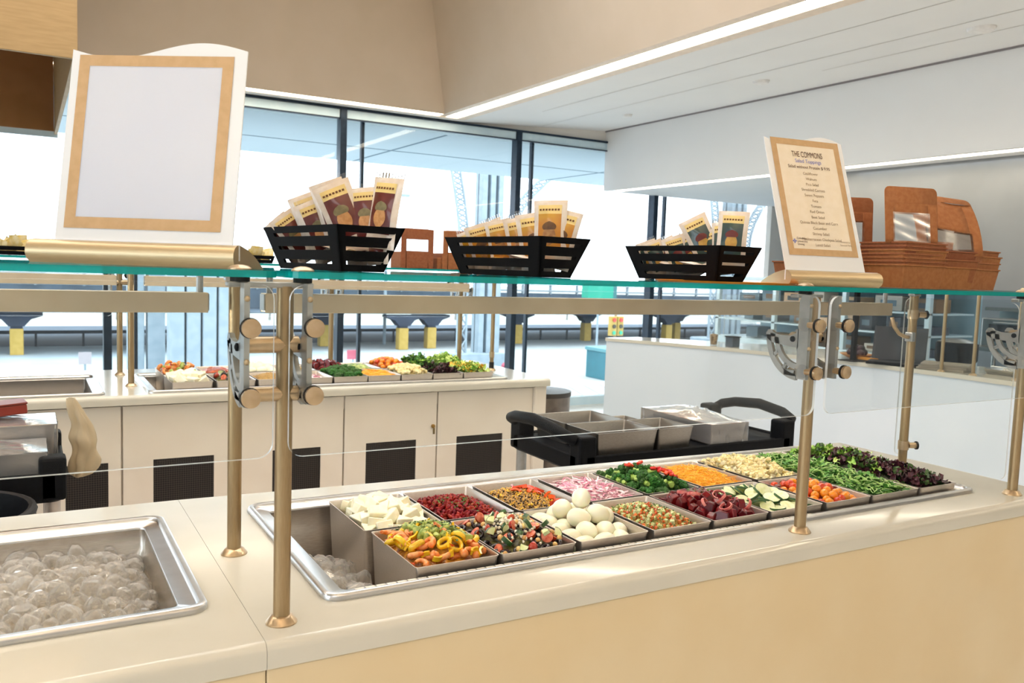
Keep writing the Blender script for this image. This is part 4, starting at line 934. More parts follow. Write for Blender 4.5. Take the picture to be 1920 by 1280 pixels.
ARU = [mat('arugula_mid', '#4f8a31', '#6aa544', 60, rough=.5), mat('arugula_dark', '#3a7027', '#4c8534', 60, rough=.5), mat('arugula_light', '#86b455', '#9cc46c', 60, rough=.5)]
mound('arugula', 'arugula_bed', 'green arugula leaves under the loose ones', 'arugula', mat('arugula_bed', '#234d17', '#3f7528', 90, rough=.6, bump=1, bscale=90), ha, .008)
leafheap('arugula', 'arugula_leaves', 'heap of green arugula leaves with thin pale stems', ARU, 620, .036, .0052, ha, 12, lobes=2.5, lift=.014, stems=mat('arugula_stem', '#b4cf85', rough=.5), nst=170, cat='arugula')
hm = dome('greens', ZR-0.022, ZR+0.012, 0.6)
MES = [mat('lettuce_green', '#7fae3d', '#a5c95f', 50, rough=.5), mat('lettuce_dark', '#2f4a1f', '#46622c', 50, rough=.5), mat('lettuce_purple', '#3c1a22', '#572732', 50, rough=.4), mat('lettuce_lime', '#b4cf62', '#c9dc86', 50, rough=.5), mat('lettuce_plum', '#2a1219', '#44202a', 50, rough=.4)]
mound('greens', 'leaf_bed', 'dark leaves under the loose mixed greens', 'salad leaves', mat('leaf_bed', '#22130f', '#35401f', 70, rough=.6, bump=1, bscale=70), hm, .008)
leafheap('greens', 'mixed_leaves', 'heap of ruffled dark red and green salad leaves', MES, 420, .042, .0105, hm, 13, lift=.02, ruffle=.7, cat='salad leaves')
# ------------------------------------------------------------------ sign holders on the shelves
def acrylic(name, col, tr=0.5):
    m = mat(name, col, rough=0.55, scale=4, spec=.2); n = m.node_tree.nodes; l = m.node_tree.links
    t = n.new('ShaderNodeBsdfTranslucent'); t.inputs[0].default_value = lin(col); mx = n.new('ShaderNodeMixShader'); mx.inputs[0].default_value = tr
    l.new(n['Principled BSDF'].outputs[0], mx.inputs[1]); l.new(t.outputs[0], mx.inputs[2]); l.new(mx.outputs[0], n['Material Output'].inputs[0]); return m
ACR = acrylic('white_acrylic', '#fbfdff', .15); PAPER = acrylic('white_sheet', '#fafbff', .75)
TAN = mat('tan_card_border', '#c6a478', '#cdab80', 60, rough=.7); CREAM = mat('cream_paper', '#f2e4cc', '#f5e8d3', 40, rough=.8)
GOLD = mat('champagne_extrusion', '#c9b48d', '#cfbb96', 60, rough=.32, metal=.55, stretch=(1, 30, 30))
def sign(lab, p, a, lean, px0, px1, ph, fx0, fx1, fz0, fz1, bx0, bx1, border, paper):
    o = tag(empty('sign_holder', (p[0], p[1], SH), (0, 0, math.radians(a))), lab, 'sign')
    pr = [(-.010,.0),(-.018,.006),(-.0215,.014),(-.0205,.023),(-.016,.030),(-.008,.0345),(.002,.0355),(.010,.034),(.017,.0325),(.035,.0285),(.060,.019),(.082,.008),(.095,.0005),(.095,0)]
    MB().prism(pr, bx0, bx1, 'x').build('base_rail', GOLD, o, smooth=35)
    MB().prism([(-.0019,.012),(.0019,.012),(.0019,.036),(-.0019,.036)], bx0-.0004, bx1+.0004, 'x').build('slot_insert', mat('pale_slot', '#e8ecf2', rough=.4), o, smooth=0)
    l = math.radians(lean); rot = (-l, 0, 0); lc = (0, 0, .03); W = px1-px0; n = 24
    pts = [(px0, 0.0)] + [(px1, 0.0)] + [(px1-W*i/n, ph + .0125*math.sin(2*PI*(1-i/n)-PI*1.0)) for i in range(n+1)]
    MB().prism(pts, 0, .0025, 'y').build('backing_plate', ACR, o, lc, rot, smooth=30)
    MB().add([(fx0,-.0012,fz0),(fx1,-.0012,fz0),(fx1,-.0012,fz1),(fx0,-.0012,fz1),(fx0+border,-.0012,fz0+border),(fx1-border,-.0012,fz0+border),(fx1-border,-.0012,fz1-border),(fx0+border,-.0012,fz1-border)],
             [(0,1,5,4),(1,2,6,5),(2,3,7,6),(3,0,4,7)]).build('tan_border', TAN, o, lc, rot, smooth=0)
    MB().box((fx0+border-.001,-.0009,fz0+border-.001), (fx1-border+.001,-.0004,fz1-border+.001)).build('paper_sheet', paper, o, lc, rot, smooth=0)
    return o, l
sign('large white sign with a blank sheet in a tan border on the left shelf', (-.16, .12), -35, 10, -.160, .121, .306, -.147, .101, .024, .297, -.193, .132, .0175, PAPER)
ms, l = sign('printed menu sign with a tan border on the right part of the shelf', (1.3, .12), -8, 19, -.093, .146, .345, -.076, .133, .043, .345, -.096, .182, .0165, CREAM)
def text(s, x, z, size, m, align='CENTER', name='menu_text', sx=1.0):
    c_ = bpy.data.curves.new(name, 'FONT'); c_.body = s; c_.size = size; c_.align_x = align; c_.materials.append(m)
    tmp = bpy.data.objects.new('tmp', c_); COL.objects.link(tmp); me = bpy.data.meshes.new_from_object(tmp); bpy.data.objects.remove(tmp); bpy.data.curves.remove(c_)
    o = bpy.data.objects.new(name, me); COL.objects.link(o); o.parent = ms
    y = -.0022; o.location = (x, y*math.cos(l)+z*math.sin(l), .03 - y*math.sin(l) + z*math.cos(l)); o.rotation_euler = (PI/2-l, 0, 0); o.scale = (sx, 1, 1); return o
DKT = mat('dark_brown_ink', '#5a3a26', rough=.8); GYT = mat('grey_brown_ink', '#9a8468', rough=.8); BLT = mat('blue_ink', '#7f86c8', rough=.8)
cx = .0285
text('THE COMMONS', cx, .298, .021, DKT, sx=.62, name='menu_title')
text('Salad Toppings', cx, .283, .0135, BLT, name='menu_heading'); text('Salad without Protein $ 9.95', cx, .268, .0112, DKT, name='menu_price')
for i, s in enumerate(('Cauliflower', 'Walnuts', 'Pico Salad', 'Shredded Carrots', 'Sweet Peppers', 'Feta', 'Tomato', 'Red Onion', 'Beet Salad', 'Quinoa Black Bean and Corn', 'Cucumber', 'Shrimp Salad', 'Mediterranean Chickpea Salad', 'Lentil Salad')):
    text(s, cx, .2515-i*.0142, .0098, GYT)
for i, s in enumerate(('Columbia', 'University', 'Dining')): text(s, -.0475, .083-i*.0075, .0075, DKT, 'LEFT', 'footer_text')
text('Powered by', .085, .079, .006, GYT, 'LEFT', 'footer_text'); text('Seasonal Menu', .082, .071, .006, GYT, 'LEFT', 'footer_text')
cm = MB()
for k in range(4):
    q = k*PI/2; cm.add([(0,0,0),(.0045*math.cos(q+.5),0,.0045*math.sin(q+.5)),(.006*math.cos(q),0,.006*math.sin(q)),(.0045*math.cos(q-.5),0,.0045*math.sin(q-.5))], [(0,1,2,3)])
z = .078; cm.build('crown_emblem', BLT, ms, (-.0545, -.002*math.cos(l)+z*math.sin(l), .03+.002*math.sin(l)+z*math.cos(l)), (-l,0,0), smooth=0)

# ------------------------------------------------------------------ baskets and snack bags
def basket(lab, corner, rot, W=.130, D=.325, H=.078, ins=.030, th=.005, loc=None, slots=3):
    o = tag(empty('slatted_basket', (corner[0], corner[1], loc if loc else SH+.0005), (0, 0, math.radians(rot))), lab, 'basket', 'black slatted baskets')
    ix, iy = ins*.8, ins
    def wall(nm, A, B, a, b, nrm):   # A-B rim corners, a-b base corners
        A, B, a, b = map(Vector, (A, B, a, b)); nrm = Vector(nrm)*th; mb = MB()
        def P(u, v): return a.lerp(b, u).lerp(A.lerp(B, u), v)
        us = [0, .12, .88, 1]; vs = [0]
        for k in range(slots): c_ = (k+.62)/(slots+.25); vs += [c_-.042, c_+.042]
        vs.append(1)
        for i in range(3):
            for j in range(len(vs)-1):
                if i == 1 and j % 2 == 1: continue
                q = [P(us[i], vs[j]), P(us[i+1], vs[j]), P(us[i+1], vs[j+1]), P(us[i], vs[j+1])]
                mb.add([tuple(x) for x in q] + [tuple(x+nrm) for x in q], [(0,1,2,3),(7,6,5,4),(0,4,5,1),(1,5,6,2),(2,6,7,3),(3,7,4,0)])
        return mb.build(nm, BASKETM, o, smooth=0, merge=False)
    R = [(0,0,H),(W,0,H),(W,D,H),(0,D,H)]; Bs = [(ix,iy,0),(W-ix,iy,0),(W-ix,D-iy,0),(ix,D-iy,0)]
    wall('front_wall', R[0], R[1], Bs[0], Bs[1], (0,1,0)); wall('end_wall', R[1], R[2], Bs[1], Bs[2], (-1,0,0))
    wall('rear_wall', R[2], R[3], Bs[2], Bs[3], (0,-1,0)); wall('end_wall', R[3], R[0], Bs[3], Bs[0], (1,0,0))
    MB().box((ix,iy,0), (W-ix,D-iy,.004)).build('base_board', BASKETM, o, smooth=0)
    return o
basket('black slatted basket of snack bags nearest the front post', (.116, .10), 7.5)
basket('middle black slatted basket of yellow labelled snack bags', (.512, .10), 8.5)
basket('rightmost black slatted basket of blue labelled snack bags', (.964, .10), 1.0)
FILMC = mat('cellophane_cream', '#ecdccb', '#f4e9dc', 60, rough=.22, coat=.5, bump=.5, bscale=40)
def bagkind(cm_, c2, face):
    o = tag(empty('snack_bag'), 'snack bag', 'snack bag'); W, H, B = .034, .125, .011
    def side(s): return lambda u, v: (W*(2*u-1)*(1-.06*math.sin(PI*v)), s*B*(max(0, math.sin(PI*u))**.6)*(max(0, math.sin(PI*min(1, v*.96+.02)))**.55)*(1+.10*math.sin(9*u+14*v)), H*v)
    b = MB(); b.grid(side(-1), 10, 14); b.grid(side(1), 10, 14); b.build('bag_film', FILMC, o, smooth=60)
    zz = MB().grid(lambda u, v: (W*(2*u-1), .0006*math.sin(u*60), H-.001+.010*v), 30, 2).build('crimped_seal', FILM, o, smooth=0)
    f = side(-1.0)
    def lay(u0, u1, v0, v1, off, n=6, m_=8): return lambda u, v: (lambda q: (q[0], q[1]-off, q[2]))(f(u0+(u1-u0)*u, v0+(v1-v0)*v))
    MB().grid(lay(.15, .85, .78, .92, .0008), 8, 4).build('header_band', mat('label_yellow', '#ecd28a', rough=.35, coat=.4), o, smooth=60)
    pn = MB().grid(lay(.15, .85, .10, .78, .0008), 8, 12).build('label_panel', cm_, o, smooth=60)
    tx = MB()
    for k in range(7): tx.grid(lay(.19+k*.09, .19+k*.09+.06, .83, .86, .0014), 1, 1)
    tx.build('header_print', mat('label_ink', '#6a3f1c', rough=.6), o, smooth=0)
    MB().grid(lambda u, v: lay(.5-.20*math.sin(PI*v)**.6, .5+.20*math.sin(PI*v)**.6, .28, .60, .0014)(u, v), 6, 10).build('portrait_oval', face, o, smooth=60)
    MB().grid(lambda u, v: lay(.5-.22*math.sin(PI*(.25+.75*v))**.6, .5+.22*math.sin(PI*(.25+.75*v))**.6, .53, .66, .0018)(u, v), 6, 6).build('portrait_hair', c2, o, smooth=60)
    MB().grid(lay(.10, .90, .02, .20, .0012), 6, 3).build('lower_band', FILMC, o, smooth=60)
    return Kind(o)
SKIN_ = mat('portrait_tone', '#c48a4e', '#d6a066', 120, rough=.4); HAIR_ = mat('portrait_hair', '#7d7250', '#8f845e', 90, rough=.5)
bg1 = bagkind(mat('label_maroon', '#5e1c14', '#6b241a', 40, rough=.3, coat=.5), HAIR_, SKIN_)
bg2 = bagkind(mat('label_amber', '#d09a2a', '#c2701f', 14, rough=.3, coat=.5), mat('portrait_dark', '#5b3a1c', '#7a5428', 60, rough=.5), mat('portrait_tan', '#b98a4a', '#a06a32', 90, rough=.4))
bg3 = bagkind(mat('label_slate', '#2f4650', '#3b4f3a', 20, rough=.3, coat=.5), mat('portrait_maroon', '#6b2a24', rough=.5), mat('portrait_gold', '#b98d3c', '#cfa54c', 60, rough=.4))
RD = math.radians
def bags(kind, rows, what, grp):
    for (x, y, zt, tilt, yaw, sc, lab) in rows:
        h = .135*sc*math.cos(RD(tilt)); kind.put((x - .5*.135*sc*math.sin(RD(tilt)), y, max(SH+.006, T+zt-h)), (RD(-6), RD(tilt), RD(yaw)), sc, lab or what, None if lab else grp)
bags(bg1, [(.108,.375,.640,-42,-30,.8,None),(.118,.35,.648,-38,-10,.8,None),(.122,.335,.672,-26,-62,.9,None),(.138,.305,.690,-22,-24,.95,None),(.142,.275,.676,-24,-24,.95,None),(.158,.25,.712,-20,-30,.95,None),
           (.160,.20,.705,-24,-22,1.02,'large maroon label snack bag tilted left at the front of the first basket'),(.185,.215,.66,-14,-60,.9,None),(.196,.185,.700,-6,-36,.9,None),(.205,.155,.668,-4,-70,.85,None),(.214,.148,.716,5,-62,1.0,'tall upright maroon label snack bag at the right end of the first basket')],
     'maroon and yellow label snack bag in the basket nearest the front post', 'snack bags in the first basket')
bags(bg2, [(.510,.375,.640,-20,-40,.75,None),(.522,.35,.655,-18,-30,.85,None),(.528,.325,.664,-20,-65,.85,None),(.538,.30,.664,-14,-40,.85,None),(.548,.275,.668,-16,-70,.85,None),(.558,.25,.670,-12,-35,.9,None),
           (.560,.20,.678,-10,-38,1.0,None),(.572,.165,.704,-2,-44,1.02,'tall amber label snack bag standing upright in the middle basket'),(.596,.165,.684,12,-40,.95,None)],
     'yellow and amber label snack bag in the middle basket', 'snack bags in the middle basket')
bags(bg3, [(1.000,.375,.634,-20,-50,.75,None),(1.008,.35,.640,-24,-30,.75,None),(1.014,.325,.647,-26,-70,.8,None),(1.020,.29,.652,-20,-45,.85,None),(1.025,.26,.660,-28,-70,.9,None),
           (1.038,.225,.698,-28,-40,1.0,None),(1.043,.20,.67,-20,-70,.9,None),(1.048,.18,.690,-6,-75,.95,None),(1.050,.155,.712,2,-50,1.02,'tall blue grey label snack bag standing upright in the right basket')],
     'dark blue grey label snack bag in the right basket', 'snack bags in the right basket')
def lying(kind, cx, cy, n, what, grp, rz=0):
    for k in range(n):
        kind.put((cx+.004*(k % 2), cy+.05+k*.052, SH+.022+.012*(k % 2)), (RD(-82), 0, RD(8*(k % 3)+rz)), .72, what, grp)
lying(bg1, .176, .09, 4, 'maroon label snack bag lying in the bottom of the first basket', 'bags at the bottom of the first basket', 5)
lying(bg2, .566, .09, 4, 'amber label snack bag lying in the bottom of the middle basket', 'bags at the bottom of the middle basket', 5)
lying(bg3, 1.03, .09, 4, 'blue grey label snack bag lying in the bottom of the right basket', 'bags at the bottom of the right basket', 0)
od = MB(); od.loft([[(1.0+.20*math.cos(a)*k+.03, .12+.12*math.sin(a)*k, z) for a in [2*PI*i/40 for i in range(40)]] for k, z in ((.0, 0), (.96, 0), (1, .004), (.95, .003), (.9, .002), (0, .002))])
tag(od.build('round_tray', mat('orange_tray', '#e08a1e', '#e8982c', 20, rough=.35), None, (0, 0, SH)), 'thin orange tray lying under the right basket', 'tray')
for o in [x for x in COL.objects if x.name.startswith('slatted_basket')]:
    if abs(o.location.x-.964) < .01: o.location.z += .0025

# ------------------------------------------------------------------ kraft boxes
KR = mat('kraft_card', '#995d37', '#a2673f', 90, rough=.8, bump=.1, vary=.2); KRI = mat('kraft_inside', '#b06f38', '#b87840', 90, rough=.8)
def tray_mesh(w=.155, d=.12, h=.06, t=.0012, fl=.009):
    def rr(k, z): return rrect(-w/2-k, w/2+k, -d/2-k, d/2+k, .004, z, 2)
    m = MB(); m.loft([rr(0, 0), rr(fl-.001, h-.004), rr(fl+.002, h-.0035), rr(fl+.002, h), rr(fl-t, h)], 0, True, False)
    m.loft([rr(fl-t, h), rr(-t, t)], 1, False, True); return m
FILMREFL = thin_glass('brown_reflection_film', (.62, .52, .45, 1), 2.0, .2)  # brown reflection on the lid film is put into its tint
def lid(o, w=.15, h=.15, curl=0, pos=(0, .066, .058), rot=(0, 0, 0), tab=.04, top=0, film=None):
    def bend(x, z): return (x, curl*(z*z)*1.2 - curl*.6*x*abs(x)*3, z)
    m = MB(); bo = .028
    def strip(x0, x1, z0, z1, n=6): m.grid(lambda u, v: bend(x0+(x1-x0)*u, z0+(z1-z0)*v), n, n)
    strip(-w/2, -w/2+bo, 0, h); strip(w/2-bo, w/2, 0, h); strip(-w/2+bo, w/2-bo, h-bo-top, h); strip(-w/2+bo, w/2-bo, 0, .008)
    r = .014
    tb = [(-w/2, h), (w/2, h), (w/2, h+tab-r)] + [(w/2-r+r*math.cos(a), h+tab-r+r*math.sin(a)) for a in (.4, .8, 1.2, 1.57)] + [(-w/2+r+r*math.cos(a), h+tab-r+r*math.sin(a)) for a in (1.57, 1.97, 2.4, 2.8)] + [(-w/2, h+tab-r)]
    m.add([bend(*p) for p in tb], [tuple(range(len(tb)))])
    L = m.build('lid', KR, o, pos, rot, smooth=60); s = L.modifiers.new('card', 'SOLIDIFY'); s.thickness = .0012
    wv = MB().grid(lambda u, v: (lambda q: (q[0], q[1]-.001+.0006*math.sin(9*u+13*v)*math.sin(7*v), q[2]))(bend(-w/2+bo-.005+(w-2*bo+.01)*u, .004+(h-bo-top)*v)), 16, 16).build('window_film', film or FILM, L, smooth=60)
    return L
random.seed(9)
tm = tray_mesh()
def kbox(x, y, z, lab, rz=0, lidk=None, grp=None, sx=1):
    o = tag(empty('kraft_box', (x, y, SH+z), (0, 0, RD(rz))), lab, 'takeout box', grp); o.scale = (sx, 1, 1)
    if not hasattr(kbox, 'me'): t_ = tm.build('tray', [KR, KRI], o, smooth=20); kbox.me = t_.data
    else:
        t_ = bpy.data.objects.new('tray', kbox.me); COL.objects.link(t_); t_.parent = o
    if lidk: lid(o, **lidk)
    if getattr(kbox, 'flap', False): MB().prism([(-.082,.05),(.082,.05),(.084,.088),(-.082,.084)], .064, .0652, 'y').build('rear_flap', KRI, o, smooth=0)
    return o
K0 = .001
# front left column of nested trays
for i in range(6): kbox(1.672, .165, K0+i*.0095, 'brown kraft tray nested in the tall left front stack', random.uniform(-2, 2), grp='kraft trays in the left front stack')
kbox(1.672, .165, K0+6*.0095, 'topmost kraft tray of the left front stack with its windowed lid standing open', 1, dict(w=.155, h=.105, tab=.042, pos=(-.03, -.045, .056), rot=(RD(-8), 0, RD(-18))))
for i in range(2): kbox(1.852, .187, K0+i*.02, 'lower brown kraft tray of the middle front stack', random.uniform(-2, 2), grp='kraft trays in the middle front stack')
kbox.flap = True
kbox(1.852, .192, K0+.043, 'topmost kraft tray of the middle stack with a curled open lid', 0, dict(w=.185, h=.16, tab=.02, curl=1.3, pos=(.005, -.04, .056), rot=(RD(-14), RD(8), RD(-14)), top=.07, film=FILMREFL))
kbox.flap = False
for i in range(3): kbox(2.045, .235, K0+i*.018, 'brown kraft tray nested in the right end stack', random.uniform(-3, 3)+6, grp='kraft trays in the right end stack')
kbox.flap = True
kbox(2.045, .235, K0+.052, 'topmost open kraft tray at the far right end', 10)
kbox.flap = False
for i in range(2): kbox(1.64, .335, K0+i*.02, 'kraft tray behind the menu sign with a clear window in its raised lid' if i else 'lower kraft tray behind the menu sign', 0, dict(w=.15, h=.125, tab=.04, pos=(-.02, -.03, .058), rot=(RD(-6), 0, RD(-30))) if i else None)
kbox(1.50, .30, K0, 'leftmost kraft tray partly hidden by the menu sign, narrow lid raised', -6, dict(w=.07, h=.145, tab=.03, pos=(.02, -.02, .058), rot=(RD(-8), 0, RD(-60))))
# ------------------------------------------------------------------ back salad bar (mirrors the front one)
YB = 2.36
bc = tag(empty('serving_counter', (0, 0, 0)), 'cream back salad counter with dark mesh vents in its doors', 'counter')
def backtop():
    t = MB(); x0, x1 = -3.0, 2.0; y0, y1 = YB, 3.22; th = .038; r = .016
    pr = [(y0+.04, T), (y0+.04, T-th), (y0, T-th)] + [(y0+r-r*math.cos(PI/2*k/5), T-r+r*math.sin(PI/2*k/5)) for k in range(6)]
    t.prism(pr, x0, x1, 'x'); t.box((x0, 2.975, T-th), (x1, y1, T))
    for a, b in ((x0, -1.2), (-.075, .11), (1.765, x1)): t.box((a, y0+.04, T-th), (b, 2.975, T))
    for a, b in ((-1.2, -.075), (.11, 1.765)): t.box((a, 2.405-.005, T-th), (b, 2.415, T)); t.box((a, 2.965, T-th), (b, 2.975, T))
    return t
backtop().build('countertop', STONE, bc, smooth=40)
MB().box((1.955, YB+.04, 0), (1.99, 3.2, T-.04)).build('end_panel', PANEL, bc, smooth=0)
MB().box((-3, 3.18, 0), (1.95, 3.2, T-.04)).build('rear_panel', PANEL, bc, smooth=0)
MB().box((-3, YB+.075, .0), (1.95, YB+.095, T-.04)).build('carcass', PANEL, bc, smooth=0)
MESH = mat('perforated_dark_vent', '#221d1c', '#5a4a40', 500, rough=.4, metal=.4, bump=.6, bscale=500)
_n = MESH.node_tree.nodes; _l = MESH.node_tree.links
vn = _n.new('ShaderNodeTexVoronoi'); vn.inputs['Scale'].default_value = 110; vn.inputs['Randomness'].default_value = 0.0; _tc = _n.new('ShaderNodeTexCoord'); _l.new(_tc.outputs['Object'], vn.inputs['Vector'])
rr_ = _n.new('ShaderNodeValToRGB'); rr_.color_ramp.elements[0].position = .3; rr_.color_ramp.elements[0].color = (.012,.01,.01,1); rr_.color_ramp.elements[1].position = .5; rr_.color_ramp.elements[1].color = (.05,.04,.035,1)
_l.new(vn.outputs['Distance'], rr_.inputs[0]); _l.new(rr_.outputs[0], _n['Principled BSDF'].inputs['Base Color'])
def door(x0, x1, v0, v1, lab=None, lock=False, zt=T-.05):
    y = YB+.052; e = MB(); zv1 = T-.275; zv0 = .28
    e.box((x0+.002, y, .12), (v0, y+.02, zt)); e.box((v1, y, .12), (x1-.002, y+.02, zt)); e.box((v0, y, zv1), (v1, y+.02, zt)); e.box((v0, y, .12), (v1, y+.02, zv0))
    d = e.build('door', PANEL, bc, smooth=0)
    MB().box((v0-.002, y+.006, zv0-.002), (v1+.002, y+.014, zv1+.002)).build('vent_mesh', MESH, d, smooth=0)
    if lock:
        k = MB().lathe([(.010,0),(.010,.006),(.004,.009)], 14, M=Matrix.Translation((x1-.02, y, T-.215)) @ Matrix.Rotation(PI/2, 4, 'X')).build('key_lock', mat('brass_lock', '#b08b4e', rough=.3, metal=.8), d)
        MB().box((x1-.026, y-.016, T-.252), (x1-.015, y-.012, T-.222)).build('key', mat('key_metal', '#8d7a55', rough=.3, metal=.9), d, smooth=0, bevel=.002)
    return d
door(-.95, -.46, -.85, -.56); door(-.455, -.004, -.205, -.052); door(.0, .46, .115, .354); door(.464, .92, .60, .816); door(.924, 1.388, 1.03, 1.283, lock=True); door(1.392, 1.93, 1.497, 1.757)
MB().box((1.93, YB+.03, 0), (1.995, YB+.07, T-.04)).build('end_stile', PANEL, bc, smooth=0)
MB().box((-3, YB+.09, 0), (1.93, YB+.1, .12)).build('toe_kick', BLACK, bc, smooth=0)
well('empty steel well in the top of the back counter at left', -1.2, -.06, 2.40, 2.98, steel=mat('dark_reflection_steel', '#77716b', '#837d77', 60, rough=.45, metal=.9, stretch=(1, 12, 12)))  # same steel as the other wells, its dark reflections put into the colour
well('long steel well of the back counter with its row of food pans', .095, 1.78, 2.40, 2.98)
# posts, shelves, light bars
for i, (x, lab) in enumerate(((.045, 'far guard post at left on the customer side of the back counter'), (1.05, 'far guard post in the middle of the back counter'), (1.80, 'far guard post near the right end of the back counter'))):
    guard_post('guard_post', x, 3.02, lab, (-.04, .04), (-.05, .05), side=-1)
guard_post('guard_post', .055, 2.64, 'near guard post standing between the two wells of the back counter', (), (-.02, .02))
p_ = guard_post('guard_post', 1.87, 2.76, 'slim guard post with a dark foot at the right end of the back counter', (), (-.02, .02), r=.011)
MB().lathe([(.014, .07), (.014, .10)], 16).build('clamp_collar', BRASS, p_); MB().lathe([(.0135, .01), (.0135, .045)], 16).build('dark_foot', BLACKR, p_)
shelf('glass_shelf', 'far teal edged glass shelf over the left well of the back counter', -3, .03, 2.6, 3.08)
shelf('glass_shelf', 'far teal edged glass shelf over the food pans of the back counter', .06, 2.0, 2.6, 3.08)
light_bar('far beige light bar seen through the glass above the back pans', .11, 1.66, 2.66, .428, .470)
light_bar('far beige light bar at upper left above the empty back well', -2.2, -.0, 2.66, .428, .470)
pane('guard_glass', 'far guard glass on the customer side of the back counter', .07, 1.78, T+.27, T+.52, 3.085)
pane('guard_glass', 'far guard glass at the left of the back counter', -2.8, .02, T+.27, T+.52, 3.085)
# its pans: a front row toward us and a row behind
near = ['pale cheese', 'olive salad', 'quinoa', 'pink onion', 'broccoli', 'grated carrot', 'cauliflower', 'dark mixed leaves', 'yellow green lettuce']
ox = [.275+.173*i for i in range(8)]
NX = [.268, .445, .618, .788, .955, 1.118, 1.283, 1.447, 1.612]
for i, nm in enumerate(near):
    x0 = NX[i]-.0; pan('n%d' % i, x0-.083, x0+.083, 2.415, 2.66, 'near row pan of %s on the back counter' % nm, z=T+.04)
far = {0: 'shrimp and avocado', 4: 'beets', 5: 'carrot sticks', 6: 'cherry tomatoes'}
for i, nm in enumerate(['shrimp and avocado', 'tomato salad', 'white eggs', 'chopped salad', 'beets', 'cucumber', 'cherry tomatoes', 'green leaves', 'pale lettuce']):
    x0 = NX[i]; pan('m%d' % i, x0-.083, x0+.083, 2.68, 2.94, 'far row pan of %s on the back counter' % nm, z=T+.04)
random.seed(77); ZB = T+.03
def hd(k, a=-.02, b=.018): return dome(k, ZB+a, ZB+b, .6)
def bed(k, nm, lab, cat, m, a=-.02, b=.018): h = hd(k, a, b); mound(k, nm, lab, cat, m, h, .008, n=16); return h
h = bed('n0', 'cheese_crumble', 'pale cheese heap in the near left pan of the back counter', 'cheese', CHEESE)
for x, y in darts(PANS['n0'][0]+.02, PANS['n0'][1]-.02, PANS['n0'][2]+.02, PANS['n0'][3]-.02, 16, .035): ch1.put((x, y, h(x, y)+.005), flatrot(.6), 1.4, 'pale cheese wedge on the back counter', 'cheese wedges on the back counter')
h = bed('m0', 'salad_bed', 'shrimp salad heap in the far left pan of the back counter', 'salad', MATS['shrimp_bed'], b=.03)
for x, y in darts(PANS['m0'][0]+.02, PANS['m0'][1]-.02, PANS['m0'][2]+.02, PANS['m0'][3]-.02, 26, .026): random.choice((av, av, shr)).put((x, y, h(x, y)+.008), R3(), 1.2, 'piece of the shrimp and avocado heap on the back counter', 'shrimp and avocado pieces on the back counter')
h = bed('n1', 'salad_bed', 'olive salad heap on the back counter', 'salad', MATS['olive_bed'])
for x, y in darts(PANS['n1'][0]+.02, PANS['n1'][1]-.02, PANS['n1'][2]+.02, PANS['n1'][3]-.02, 22, .03): random.choice((olv, cq, ht)).put((x, y, h(x, y)+.008), R3(), 1.2, 'olive salad piece on the back counter', 'olive salad pieces on the back counter')
bed('n2', 'quinoa_bed', 'quinoa heap on the back counter', 'quinoa', MATS['quinoa_bed']); bed('m1', 'salad_bed', 'tomato salad heap on the back counter', 'salad', MATS['tomato_bed']); bed('m3', 'salad_bed', 'chopped salad heap on the back counter', 'salad', MATS['chopped_bed'])
h = bed('m2', 'egg_bed', 'egg pieces under the eggs on the back counter', 'eggs', EGG, -.03, .0)
for x, y in darts(PANS['m2'][0]+.025, PANS['m2'][1]-.025, PANS['m2'][2]+.025, PANS['m2'][3]-.025, 12, .045): egg.put((x, y, h(x, y)+.022), R3(), 1, 'white egg in the back counter pan of eggs', 'eggs on the back counter')
h = bed('n3', 'onion_bed', 'pink onion heap on the back counter', 'onion', MATS['onion_bed'], -.03, -.0); shreds('n3', 'onion_strips', 'pink onion strips on the back counter', 'onion', ONI, 150, .034, .0026, h, seed=18)
h = bed('m4', 'beet_bed', 'dark beet heap on the back counter', 'beets', MATS['beet_bed'], b=.025)
for x, y in darts(PANS['m4'][0]+.02, PANS['m4'][1]-.02, PANS['m4'][2]+.02, PANS['m4'][3]-.02, 24, .028): random.choice(beets).put((x, y, h(x, y)+.008), R3(), 1.1, 'dark red beet chunk on the back counter', 'beet chunks on the back counter')
h = bed('n4', 'broccoli_bits', 'broccoli heap on the back counter', 'broccoli', MATS['broccoli_bits'])
for x, y in darts(PANS['n4'][0]+.02, PANS['n4'][1]-.02, PANS['n4'][2]+.02, PANS['n4'][3]-.02, 20, .03): broc.put((x, y, h(x, y)+.012), (random.uniform(-.7,.7), random.uniform(-.6,.6), random.uniform(0,6.3)), 1.25, 'broccoli floret on the back counter', 'broccoli florets on the back counter')
h = bed('n5', 'carrot_bed', 'grated carrot heap on the back counter', 'carrot', MATS['carrot_bed'], -.01, .014); shreds('n5', 'carrot_shreds', 'fine carrot shreds on the back counter', 'carrot', CAR, 260, .028, .0014, h, seed=19)
h = bed('n6', 'cauliflower_bits', 'cauliflower heap on the back counter', 'cauliflower', CAUS)
for x, y in darts(PANS['n6'][0]+.02, PANS['n6'][1]-.02, PANS['n6'][2]+.02, PANS['n6'][3]-.02, 22, .028): cau.put((x, y, h(x, y)+.012), (random.uniform(-.9,.9), random.uniform(-.6,.6), random.uniform(0,6.3)), 1.25, 'cauliflower floret on the back counter', 'cauliflower florets on the back counter')
h = bed('m6', 'tomato_bed', 'small tomatoes heaped on the back counter', 'tomatoes', MATS['tomato_bed'], b=.03)
